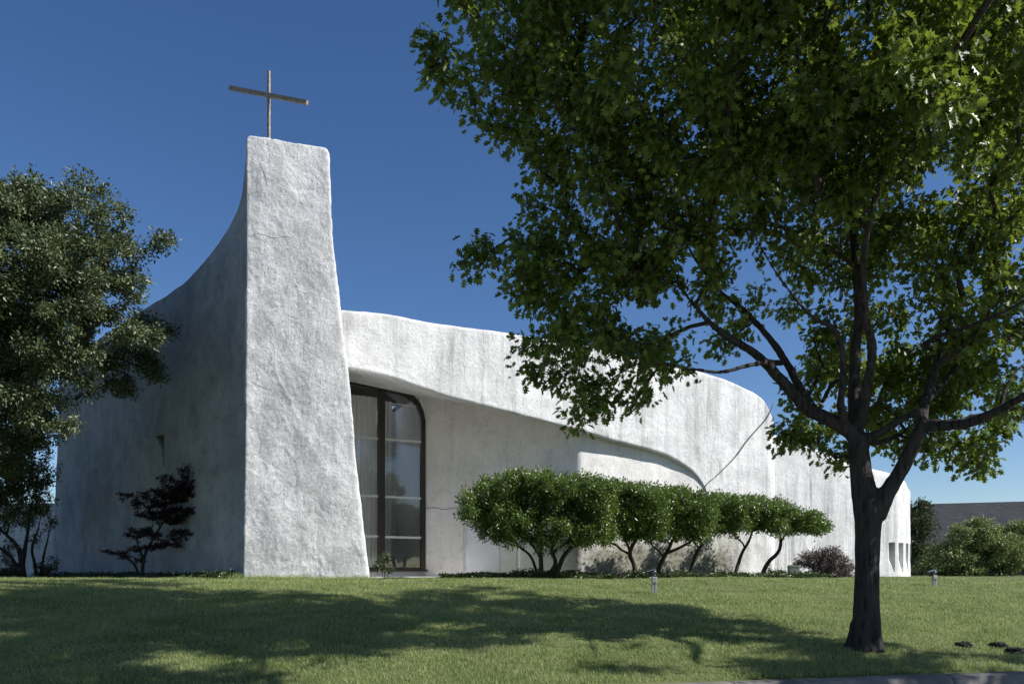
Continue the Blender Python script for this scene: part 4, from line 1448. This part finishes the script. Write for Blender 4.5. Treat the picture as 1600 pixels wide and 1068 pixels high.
def build_hedge():
    """row of small clipped trees in front of the wall: crown column range in the photo, trunk bases, depth"""
    specs = [
        ("first and largest clipped tree of the row, with several thin trunks beside the door", 21.6,
         [((842, 905, .045), (830, 870, .04), (808, 850, .033), (795, 830, .025)), ((846, 905, .07), (845, 870, .062), (842, 835, .055), (830, 800, .03)), ((850, 905, .07), (868, 880, .06), (862, 855, .05), (880, 820, .03)), ((866, 905, .075), (880, 870, .065), (900, 845, .05), (905, 810, .03)), ((845, 870, .045), (828, 845, .04), (812, 820, .03))],
         [(775, 805, .75), (830, 775, .78), (890, 780, .75), (845, 815, .75), (790, 785, .5), (750, 815, .45), (905, 815, .5), (770, 835, .35), (835, 748, .35)]),
        ("clipped tree second in the row, its short crooked trunk beside the left path light", 22.6,
         [((996, 904, .07), (990, 880, .066), (984, 865, .06), (992, 845, .05), (1003, 830, .03)), ((986, 866, .05), (978, 845, .04), (965, 828, .03))],
         [(950, 785, .68), (1000, 795, .65), (965, 820, .48), (925, 800, .45), (1005, 825, .36), (940, 763, .3)]),
        ("clipped tree third in the row, its forked trunk leaning right behind the left path light", 23.3,
         [((1024, 904, .075), (1032, 880, .07), (1044, 858, .06), (1052, 840, .045), (1060, 815, .03)), ((1040, 864, .05), (1060, 856, .045), (1080, 845, .035), (1098, 835, .02)), ((1080, 845, .02), (1075, 852, .02), (1068, 848, .02), (1072, 841, .018), (1090, 838, .015))],
         [(1035, 795, .62), (1075, 800, .55), (1050, 820, .45), (1015, 800, .4), (1040, 775, .35)]),
        ("clipped tree fourth in the row, with a single bare trunk leaning to the right", 24.3,
         [((1074, 904, .065), (1082, 880, .06), (1090, 860, .055), (1100, 847, .045), (1118, 825, .03))],
         [(1110, 805, .6), (1150, 805, .5), (1085, 815, .42), (1125, 828, .4), (1140, 790, .35)]),
        ("clipped tree fifth in the row, its slender trunk against the sunlit wall", 25.2,
         [((1146, 905, .065), (1153, 882, .06), (1160, 862, .052), (1170, 845, .045), (1178, 822, .03))],
         [(1170, 808, .55), (1205, 808, .45), (1150, 818, .4), (1180, 830, .35), (1195, 790, .3)]),
        ("clipped tree last at the right end of the row, its trunk bent like an elbow", 26.0,
         [((1190, 906, .08), (1194, 890, .075), (1202, 876, .068), (1216, 862, .06), (1220, 845, .055), (1216, 828, .035)), ((1219, 848, .04), (1230, 830, .03), (1245, 815, .02))],
         [(1215, 805, .5), (1245, 812, .5), (1265, 822, .36), (1230, 830, .36), (1200, 820, .36), (1225, 790, .3)]),
    ]
    TOPL = [(722, 800), (740, 765), (785, 741), (835, 733), (900, 742), (960, 752), (1050, 762), (1150, 773), (1210, 780), (1250, 792), (1275, 806), (1290, 822)]
    BOTL = [(722, 812), (740, 838), (790, 858), (860, 864), (930, 858), (1000, 848), (1050, 852), (1120, 848), (1165, 836), (1190, 836), (1230, 848), (1270, 845), (1290, 830)]
    RANGE = [(722, 955), (888, 1046), (972, 1114), (1044, 1178), (1110, 1232), (1170, 1287)]
    for i, (lab, Y, tr, cl) in enumerate(specs):
        limbs = []
        b0 = None
        for k, ch in enumerate(tr):
            pts = [at(px, py, Y + (0.12 * math.sin(3.1 * k + j) if j else 0.05 * k)) for j, (px, py, r) in enumerate(ch)]
            if ch[0][1] > 900:
                pts[0].z = gz(pts[0].x, pts[0].y) - 0.05
                if b0 is None: b0 = Vector((pts[0].x, pts[0].y, gz(pts[0].x, pts[0].y)))
            limbs.append(catmull(pts, [q[2] for q in ch], 0.07))
        clumps = []
        x0, x1 = RANGE[i]
        rj = random.Random(300 + i)
        nx = max(3, round((x1 - x0) / 25))
        for a in range(nx):
            px = x0 + (x1 - x0) * (a + 0.5) / nx
            yt, yb = smooth_interp(px, TOPL) + 13, smooth_interp(px, BOTL) - 30
            ny = max(1, round((yb - yt) / 25)) + 1
            for b in range(ny):
                py = yt + (yb - yt) * (b / (ny - 1) if ny > 1 else 0.5)
                if b == 0:
                    clumps.append((tuple(at(px + 12, py + 1, Y + rj.uniform(-.3, .3))), (0.34, 0.36, 0.22)))
                for dy in (-0.45, 0.1, 0.6):
                    if b == ny - 1 and dy == 0.6: continue
                    clumps.append((tuple(at(px + rj.uniform(-6, 6), py + rj.uniform(-6, 6) + (4 if dy else 0), Y + dy + rj.uniform(-.15, .15))), (0.36, 0.36, 0.33)))
        small_tree("clipped_tree", lab, "tree", b0, limbs, clumps, 66, 62, 0.18, 0.08, OVAL, M_HEDGE, M_TWIG, 40 + i, 0.004, 0.03, "row of clipped trees along the front wall", 0.022, up=0.7, droop=-0.15, step=0.14)


build_hedge()


def build_maple():
    Y = 22.0
    g = ground(222, Y)
    def C(*p): return catmull([at(a, b, Y + d) for a, b, d, r in p], [r for a, b, d, r in p], 0.07)
    limbs = [C((224, 912, 0, .06), (223, 885, 0, .05), (228, 862, 0, .042), (240, 840, 0, .034), (258, 810, 0, .026), (272, 785, 0, .02), (290, 752, .1, .012)),
             C((218, 908, 0, .04), (212, 885, -.1, .034), (202, 874, -.2, .028), (188, 868, -.3, .02), (172, 862, -.3, .012)),
             C((224, 872, 0, .03), (215, 850, -.1, .024), (214, 835, -.2, .02), (205, 822, -.2, .014)),
             C((250, 822, 0, .022), (236, 800, -.1, .018), (215, 780, -.2, .013), (198, 772, -.2, .01)),
             C((240, 842, 0, .02), (270, 842, .1, .015), (300, 830, .2, .01))]
    cl = [(180, 862, .42, .10), (205, 872, .3, .10), (215, 825, .35, .12), (195, 772, .3, .11), (230, 765, .4, .14), (212, 785, .35, .12), (250, 780, .5, .18), (285, 775, .5, .2), (270, 745, .4, .14), (292, 735, .3, .12), (300, 790, .35, .12), (316, 775, .3, .06), (308, 762, .3, .08), (302, 726, .28, .06), (300, 832, .32, .06), (285, 842, .35, .06), (312, 800, .28, .06), (268, 808, .55, .16), (240, 830, .5, .14),
          (290, 828, .4, .08), (310, 776, .25, .06), (255, 850, .45, .10), (225, 855, .4, .10), (305, 760, .22, .1), (262, 765, .45, .2), (275, 770, .5, .25), (290, 760, .35, .3), (255, 795, .5, .2), (230, 800, .4, .12), (210, 835, .35, .1), (275, 830, .45, .1), (300, 745, .3, .2), (245, 850, .4, .12), (283, 800, .4, .2), (240, 805, .4, .12)]
    clumps = [(tuple(at(a, b, Y)), (r, r * 1.0, h)) for a, b, r, h in cl]
    small_tree("japanese_maple", "dark layered maple leaning right in front of the shaded side wall", "tree", g, limbs, clumps, 120, 30, 0.11, 0.085, STAR, M_MAPLE, M_BLACKBARK, 61, 0.0035, 0.025, up=1.6, droop=0.2, step=0.12, flat=0.35)


build_maple()


def shrub(name, label, base, clumps, dens, per, spread, size, tpl, leafm, barkm, seed, nst=5, **kw):
    r = random.Random(seed)
    top = max(c[0][2] for c in clumps)
    cx = sum(c[0][0] for c in clumps) / len(clumps); cy = sum(c[0][1] for c in clumps) / len(clumps)
    limbs = []
    ext = max(abs(c[0][0] - cx) for c in clumps) * 0.6 + 0.05
    for k in range(nst):
        a = 2 * math.pi * k / nst + r.uniform(-0.4, 0.4)
        h = (top - base[2]) * r.uniform(0.5, 0.85)
        e = Vector((cx + math.cos(a) * ext * r.uniform(0.4, 1), cy + math.sin(a) * ext * 0.6, base[2] + h))
        s0 = Vector(base) + Vector((math.cos(a) * 0.04, math.sin(a) * 0.04, -0.05))
        rr = kw.get("stem_r", 0.018)
        limbs.append(catmull([s0, s0.lerp(e, 0.5) + Vector((r.uniform(-.05, .05), 0, 0.08)), e], [rr, rr * 0.7, rr * 0.4], 0.08))
    kw.pop("stem_r", None)
    return small_tree(name, label, kw.pop("cat", "shrub"), base, limbs, clumps, dens, per, spread, size, tpl, leafm, barkm, seed, kw.pop("r0", 0.003), 0.02, trunk="stems", crown="foliage", step=kw.pop("step", 0.12), **kw)


def build_shrubs():
    # sprig before the tall window
    Y = 20.9
    g = ground(602, Y)
    shrub("small_shrub", "small leafy shrub growing before the tall window beside the tower", g,
          [(tuple(at(a, b, Y)), (r, r, r)) for a, b, r in ((590, 885, .16), (600, 868, .16), (610, 888, .15), (603, 878, .2), (607, 864, .1), (592, 872, .12))], 300, 14, 0.07, 0.07, OVAL, M_COVER, M_TWIG, 71, 5, stem_r=0.010)
    # purple bush
    Y = 26.6
    g = ground(1290, Y)
    shrub("purple_shrub", "rounded purple-brown shrub behind the oak trunk", g,
          [(tuple(at(a, b, Y)), (r, r, r * 0.8)) for a, b, r in ((1265, 872, .42), (1300, 870, .45), (1320, 878, .36), (1285, 880, .55), (1258, 882, .3), (1310, 888, .4), (1270, 892, .36), (1290, 868, .45), (1252, 890, .36), (1322, 890, .4), (1280, 866, .38), (1330, 895, .3), (1300, 892, .5), (1256, 876, .3))], 110, 46, 0.13, 0.06, OVAL, M_PURPLE, M_TWIG, 72, 7)
    # low dark shrub left of the cabinet
    Y = 26.4
    g = ground(1217, Y)
    shrub("low_shrub", "low dark green shrub between the last clipped tree and the green cabinet", g,
          [(tuple(at(a, b, Y)), (r, r, r * .7)) for a, b, r in ((1208, 897, .2), (1222, 896, .2), (1228, 899, .16), (1202, 890, .08), (1203, 878, .07))], 200, 22, 0.08, 0.06, OVAL, M_COVER, M_TWIG, 73, 4)
    # understory tree at the far left with many stems
    Y = 25.2
    g = ground(42, Y)
    def C(*p): return catmull([at(a, b, Y + d) for a, b, d, r in p], [r for a, b, d, r in p], 0.1)
    limbs = [C((38, 905, 0, .10), (34, 880, 0, .085), (28, 855, 0, .07), (10, 835, .1, .05), (-10, 820, .2, .03)), C((36, 880, 0, .07), (40, 850, 0, .06), (46, 815, 0, .04), (50, 780, 0, .025)),
             C((58, 905, .1, .06), (54, 880, .1, .05), (50, 855, .1, .045), (60, 825, .2, .03), (66, 790, .2, .02)), C((62, 905, .3, .05), (68, 870, .3, .04), (75, 840, .3, .03), (82, 810, .3, .02)), C((30, 900, -.1, .07), (18, 870, -.1, .055), (-5, 850, -.1, .04), (-20, 820, -.1, .03))]
    cl = [(10, 745, 1.0), (50, 740, .7), (75, 755, .4), (20, 785, .8), (62, 790, .45), (-40, 770, 1.0), (75, 815, .3), (0, 815, .5), (40, 810, .45), (30, 715, .5), (70, 730, .35), (60, 700, .5), (20, 690, .7), (-20, 720, .8), (78, 775, .35), (55, 840, .3), (15, 855, .4)]
    small_tree("understory_tree", "small many-stemmed tree in the shade at the far left beside the side wall", "tree", g, limbs,
               [(tuple(at(a, b, Y)), (r, r, r * .7)) for a, b, r in cl], 30, 60, 0.2, 0.09, OVAL, M_LIVE, M_BLACKBARK, 74, 0.005, 0.04, fuse=0.03)
    # round clipped bushes at its feet
    for k, (px, py, r, Y, lab) in enumerate(((12, 884, .38, 25.8, "dark rounded shrub at the left edge beside the many-stemmed tree"), (72, 883, .36, 25.6, "dark upright shrub close against the end of the side wall"))):
        g = ground(px, Y)
        shrub("dark_shrub", lab, g, [(tuple(at(px + dx, py + dy, Y)), (r * q, r * q, r * q)) for dx, dy, q in ((0, 0, 1), (-10, 5, .7), (9, 4, .7), (0, 8, .9))], 90, 30, 0.12, 0.06, OVAL, M_COVER, M_BLACKBARK, 80 + k, 5)
    # feathery trees in the right background
    for k, (Y, gx, cl, lab) in enumerate((
            (36, 1520, ((1480, 868, 1.0), (1520, 835, 1.1), (1555, 850, 1.1), (1500, 880, 1.1), (1545, 885, 1.0), (1460, 885, .7), (1450, 872, .45), (1530, 815, .5), (1580, 870, .9), (1475, 895, .5), (1575, 890, .6)), "broad feathery green tree low in the background right of the church"),
            (40, 1625, ((1585, 835, 1.0), (1620, 830, 1.2), (1650, 860, 1.2), (1600, 870, 1.2), (1570, 850, .6), (1640, 890, .9)), "feathery green tree cut by the right edge of the photo"))):
        g = ground(gx, Y)
        shrub("feathery_tree", lab, g, [(tuple(at(a, b, Y)), (r, r * 1.1, r * .7)) for a, b, r in cl], 16, 90, 0.34, 0.13, DIAM, M_FEATHER, M_BLACKBARK, 90 + k, 7, stem_r=0.06, r0=0.008, step=0.3, cat="tree", flat=0.6, up=1.0, droop=0.3)


build_shrubs()


def build_pine():
    Y = 46
    g = ground(1441, Y)
    top = at(1436, 776, Y)
    limbs = [catmull([g - Vector((0, 0, .1)), g.lerp(top, .5), top], [0.16, 0.11, 0.03], 0.3)]
    cl = [(1432, 790, .6), (1445, 795, .6), (1425, 810, .8), (1450, 815, .55), (1440, 822, .8), (1420, 840, .9), (1455, 835, .4), (1440, 852, .8), (1425, 868, .8), (1445, 878, .7), (1430, 892, .7), (1415, 800, .7)]
    small_tree("pine_tree", "dark pine tree behind the right end of the church", "tree", g, limbs, [(tuple(at(a, b, Y)), (r, r, r * .6)) for a, b, r in cl], 14, 60, 0.28, 0.16, DIAM, M_PINE, M_BLACKBARK, 99, 0.012, 0.06, up=0.3, droop=-0.2, step=0.3)


build_pine()


# ------------------------------------------------------------------ ground cover along the walls
def build_cover():
    rng = np.random.default_rng(8)
    C = []
    def strip(pxa, ya, pxb, yb, n, wid, h):
        t = rng.uniform(0, 1, n)
        X0, X1 = (pxa - 800) / F * ya, (pxb - 800) / F * yb
        x = X0 + (X1 - X0) * t; y = ya + (yb - ya) * t + rng.uniform(-wid, wid, n)
        nn = np.array([noise.noise((a * 1.5, b * 1.5, 9)) for a, b in zip(x, y)])
        hh = h * (0.5 + 0.9 * np.clip(nn + 0.35, 0, 1.2))
        z = np.array([gz(a, b) for a, b in zip(x, y)]) + rng.uniform(0, 1, n) * hh
        C.append(np.stack((x, y, z), 1))
    strip(690, 21.3, 900, 22.2, 4200, 0.45, 0.13)
    strip(900, 22.2, 1290, 26.3, 9000, 0.6, 0.17)
    strip(800, 21.9, 960, 22.8, 3500, 0.35, 0.2)
    C = np.concatenate(C)
    def leaves(C, name, label, s):
        n = len(C)
        L = rng.normal(size=(n, 3)); L[:, 2] = np.abs(L[:, 2]) * 0.4
        Nn = rng.normal(size=(n, 3)) * 0.6; Nn[:, 2] += 0.9
        o = link(name, leaf_mesh(name, C, s * rng.uniform(0.6, 1.3, n), L, Nn, OVAL, 0.2, 0.2), M_COVER, None, False)
        tag(o, label, "ground cover", kind="stuff")
    leaves(C, "ground_cover", "low dark ivy-like ground cover under the row of clipped trees", 0.085)
    # strip of weeds along the side wall
    n = 9000
    L = rng.uniform(-0.2, 13.5, n)
    off = np.abs(rng.normal(0, 0.35, n)) + 0.05
    x = SA.x + SD.x * L + SN.x * off; y = SA.y + SD.y * L + SN.y * off
    nn = np.array([noise.noise((a * 1.3, 3, 9)) for a in L])
    z = np.array([gz(a, b) for a, b in zip(x, y)]) + rng.uniform(0, 1, n) * (0.05 + 0.16 * np.clip(nn + 0.35, 0, 1))
    leaves(np.stack((x, y, z), 1), "ground_cover", "ragged dark ground cover along the foot of the shaded side wall", 0.085)
    n = 5000
    x = rng.uniform(-21, -15.2, n); y = 24.0 + rng.uniform(-0.8, 0.9, n)
    z = np.array([gz(a, b) for a, b in zip(x, y)]) + rng.uniform(0, 0.22, n)
    leaves(np.stack((x, y, z), 1), "ground_cover", "leafy ground cover beneath the many-stemmed tree at far left", 0.1)


build_cover()


def build_path():
    # pale concrete walk to the door, added to bounce sun onto the recess
    m = NT("path_concrete"); v = m.coord()
    c = m.ramp(m.noise(v, 2.0, 6), [(0.3, (0.50, 0.49, 0.46)), (0.7, (0.62, 0.60, 0.56))])
    m.bsdf(c, 0.9, m.bump(m.noise(v, 50, 4), 0.4, 0.004), spec=0.2)
    out = []
    for t in np.linspace(-0.2, 5.6, 24): p = FA + FD * t + FN * (0.15 + 0.35 * math.sin(t * 0.5)); out.append((p.x, p.y))
    back = []
    for t in np.linspace(5.6, -0.2, 24): p = rec(t, 0, 0.05); back.append((p.x, p.y))
    vs, fs = [], []
    for (a, b), (c_, d_) in zip(out, back[::-1]):
        for k in range(9):
            x, y = a + (c_ - a) * k / 8, b + (d_ - b) * k / 8
            vs.append((x, y, gz(x, y) + 0.025))
    for i in range(23):
        for k in range(8):
            a = i * 9 + k; fs.append((a, a + 9, a + 10, a + 1))
    mb = MB(); mb.add(vs, fs)
    o = mb.build("path", m.m); tag(o, kind="structure")


build_path()


# ------------------------------------------------------------------ small fixtures
def path_light(px, Y, lab, h, flip=1):
    g = ground(px, Y)
    root = empty("path_light", g, lab, "light", "path lights on the lawn")
    ang = math.atan2(g.x, g.y)
    mb = MB()
    for sx in (-0.028, 0.028):
        mb.box((g.x + sx, g.y, g.z + h * 0.22), (0.045, 0.06, h * 0.48), 0, 0.006)
    mb.box((g.x, g.y + 0.015, g.z + h * 0.22), (0.02, 0.03, h * 0.46))
    mb.build("post", M_STEEL, root)
    mb = MB(); mb.box((g.x, g.y, g.z + h * 0.585), (0.115, 0.09, h * 0.27), 0, 0.012)
    mb.box((g.x, g.y - 0.048, g.z + h * 0.585), (0.09, 0.012, h * 0.21), 0, 0.004)
    mb.build("junction_box", M_STEEL, root)
    # hooded flood head tilted on a knuckle
    mb = MB(); mb.tube([(g.x + 0.01, g.y, g.z + h * 0.71), (g.x, g.y, g.z + h * 0.82)], [0.02, 0.025], 10)
    mb.build("bracket", M_BLACK, root, True)
    c = Vector((g.x - 0.035 * flip, g.y, g.z + h * 0.88))
    bm = bmesh.new()
    sec = [(-0.10, 0.07, 0.055), (-0.09, 0.085, 0.065), (0.02, 0.075, 0.06), (0.08, 0.05, 0.04)]
    rows = []
    for (u, w, hh) in sec:
        rows.append([bm.verts.new((c.x + (u) * flip, c.y + w * math.cos(a), c.z + hh * math.sin(a) - u * -0.35)) for a in [math.pi / 6 * k for k in range(12)]])
    for a, b in zip(rows[:-1], rows[1:]):
        for k in range(12): bm.faces.new((a[k], a[(k + 1) % 12], b[(k + 1) % 12], b[k]))
    bm.faces.new(rows[0]); bm.faces.new(rows[-1][::-1])
    mb = MB(); mb.bm(bm); hd = mb.build("lamp_head", M_BLACK, root, True)
    mb = MB()
    q = [c + Vector((x * flip, y, z)) for x, y, z in ((-0.12, -0.075, 0.02), (-0.12, 0.075, 0.02), (0.06, 0.08, 0.075), (0.06, -0.08, 0.075))]
    mb.prism(q, Vector((0, 0, 0.012)))
    mb.build("hood", simple("weathered_hood", (0.22, 0.26, 0.29), 0.4, 0.3), hd)


path_light(1022, 17.2, "grey post light with a hooded lamp in front of the clipped trees", 0.52)
path_light(1460, 20.6, "grey post light with a dark lamp on the open lawn right of the oak", 0.40)


def cabinet():
    Y = 26.0
    g = ground(1239.5, Y)
    root = empty("utility_cabinet", g, "small green utility cabinet on the ground left of the purple shrub", "utility box")
    w, h, d = 0.29, 0.42, 0.26
    bm = bmesh.new()
    prof = [(-w/2, -0.05), (-w/2, h - 0.04), (-w/2 + 0.03, h - 0.01), (0, h + 0.005), (w/2 - 0.03, h - 0.01), (w/2, h - 0.04), (w/2, -0.05)]
    mb = MB(); mb.prism([Vector((g.x + x, g.y - d/2, g.z + z)) for x, z in prof], Vector((0, d, 0)))
    body = mb.build("body", M_UTIL, root)
    mb = MB(); mb.box((g.x, g.y, g.z + h - 0.07), (w + 0.02, d + 0.02, 0.03), 0, 0.008); mb.build("cap_rim", M_UTIL, root)
    mb = MB(); mb.box((g.x + 0.05, g.y - d/2 - 0.008, g.z + 0.22), (0.04, 0.016, 0.06), 0, 0.005); mb.build("latch", M_STEEL, root)
    mb = MB(); p = g + Vector((w / 2 + 0.03, 0, 0)); P_, R_ = catmull([p + Vector((0, 0, -.05)), p + Vector((.02, 0, .12)), p + Vector((-.02, 0, .24)), p + Vector((-.06, 0, .26))], [.016] * 4, 0.03)
    mb.tube(P_, R_, 8); mb.build("conduit", M_DARK, root, True)


cabinet()


def clods():
    rr = random.Random(4)
    m = simple("dark_leaf_litter", (0.018, 0.016, 0.014), 0.95, 0, 0.4, 20, 0.02)
    for k, (px, py, w, lab) in enumerate(((1506, 1009, .19, "single dark clump of soil on the grass near the kerb, left of the pair"), (1560, 1010, .19, "dark soil clump in the middle of three on the grass near the kerb"), (1588, 1020, .23, "dark soil clump at the right edge on the grass near the kerb"))):
        Y = 9.6
        while Y < 16 and HY + F * (EYE - gz((px - 800) / F * Y, Y)) / Y > py: Y += 0.02
        g = ground(px, Y)
        bm = bmesh.new(); bmesh.ops.create_icosphere(bm, subdivisions=4, radius=1)
        for v in bm.verts:
            p = v.co.copy(); f = 1 + 0.35 * noise.noise(p * 1.6 + Vector((k * 7, 0, 0))) + 0.25 * noise.noise(p * 4 + Vector((k * 3, 0, 0)))+ 0.12 * noise.noise(p * 9)
            v.co = Vector((g.x + p.x * f * w * 0.62, g.y + p.y * f * w * 0.6, g.z + 0.02 + p.z * f * w * 0.30))
        mb = MB(); mb.bm(bm)
        tag(mb.build("soil_clump", m, None, True), lab, "soil clump", "dark clumps in the grass by the kerb")


clods()


# ------------------------------------------------------------------ background house
def house():
    Y = 60
    root = empty("brick_house", (33, Y + 5, 1.3), "long brown building with a dark shingle roof beyond the lawn at right", "building")
    def hp(px, py, dy=0): return at(px, py, Y + dy)
    xl, xr = (1395 - 800) / F * Y, (2100 - 800) / F * Y
    zr, ze = EYE + (HY - 788) / F * Y, EYE + (HY - 848) / F * Y * 0.93
    tilt = 0.006
    m = NT("dark_shingles"); v = m.coord()
    br = m.n("ShaderNodeTexBrick"); br.inputs["Scale"].default_value = 1.0
    br.inputs["Brick Width"].default_value = 0.5; br.inputs["Row Height"].default_value = 0.16; br.inputs["Mortar Size"].default_value = 0.02
    br.inputs["Color1"].default_value = (0.026, 0.028, 0.034, 1); br.inputs["Color2"].default_value = (0.045, 0.047, 0.055, 1); br.inputs["Mortar"].default_value = (0.018, 0.018, 0.02, 1)
    cx = m.n("ShaderNodeSeparateXYZ"); m.l(v, cx.inputs[0]); cb = m.n("ShaderNodeCombineXYZ"); m.l(cx.outputs[0], cb.inputs[0]); m.l(m.math('MULTIPLY', cx.outputs[2], 1.6), cb.inputs[1]); m.l(cb.outputs[0], br.inputs["Vector"])
    c = m.mix(m.ramp(m.noise(v, 0.7, 5), [(0.4, 0), (0.7, 0.4)]), br.outputs[0], (0.055, 0.056, 0.064))
    m.bsdf(c, 0.9, None, spec=0.2)
    rf = MB()
    a, b = Vector((xl - 0.5, Y - 4.4, ze)), Vector((xr, Y - 4.4, ze + 0.4))
    c_, d_ = Vector((xl + 2.0, Y, zr - 0.1)), Vector((xr, Y, zr + 0.75))
    rf.prism([a, b, d_, c_], Vector((0, 0.05, 0.14)))
    rf.prism([c_, d_, Vector((xr, Y + 9, ze)), Vector((xl - 0.5, Y + 9, ze))], Vector((0, 0, 0.14)))
    rf.build("roof", m.m, root)
    m = NT("brown_brick"); v = m.coord()
    br = m.n("ShaderNodeTexBrick"); br.inputs["Scale"].default_value = 1.0
    br.inputs["Brick Width"].default_value = 0.22; br.inputs["Row Height"].default_value = 0.075; br.inputs["Mortar Size"].default_value = 0.008
    br.inputs["Color1"].default_value = (0.10, 0.065, 0.05, 1); br.inputs["Color2"].default_value = (0.07, 0.05, 0.042, 1); br.inputs["Mortar"].default_value = (0.14, 0.13, 0.12, 1)
    cx = m.n("ShaderNodeSeparateXYZ"); m.l(v, cx.inputs[0]); cb = m.n("ShaderNodeCombineXYZ"); m.l(m.math('ADD', cx.outputs[0], cx.outputs[1]), cb.inputs[0]); m.l(cx.outputs[2], cb.inputs[1]); m.l(cb.outputs[0], br.inputs["Vector"])
    m.bsdf(br.outputs[0], 0.9, None, spec=0.2)
    wl = MB()
    wl.prism([Vector((xl, Y - 3.6, 1.0)), Vector((xr, Y - 3.6, 1.0)), Vector((xr, Y - 3.6, ze + 0.1)), Vector((xl, Y - 3.6, ze + 0.1))], Vector((0, 12, 0)))
    wl.build("wall", m.m, root)
    fa = MB(); fa.prism([a + Vector((0, -0.03, -0.16)), b + Vector((0, -0.03, -0.16)), b + Vector((0, -0.03, 0.02)), a + Vector((0, -0.03, 0.02))], Vector((0, 0.025, 0)))
    fa.build("fascia", simple("brown_fascia", (0.08, 0.06, 0.05), 0.7), root)


house()


def low_neighbour():
    # pale wall seen between the stems at the far left
    mb = MB()
    a, b = Vector((-30, 35.2)), Vector((-17.8, 33.6))
    d = (b - a).normalized(); nn = Vector((-d.y, d.x)) * 0.3
    mb.prism([v3(a, 1.0), v3(b, 1.0), v3(b, 4.3), v3(a, 4.3)], v3(nn, 0))
    mb.prism([v3(a - nn * 0.2, 4.302), v3(b - nn * 0.2, 4.302), v3(b - nn * 0.2, 4.42), v3(a - nn * 0.2, 4.42)], v3(nn * 1.4, 0))
    tag(mb.build("boundary_wall", stucco("pale_stucco", 0.7, 0.3)), "pale stucco wall in shade behind the many-stemmed tree at far left", "wall")


low_neighbour()
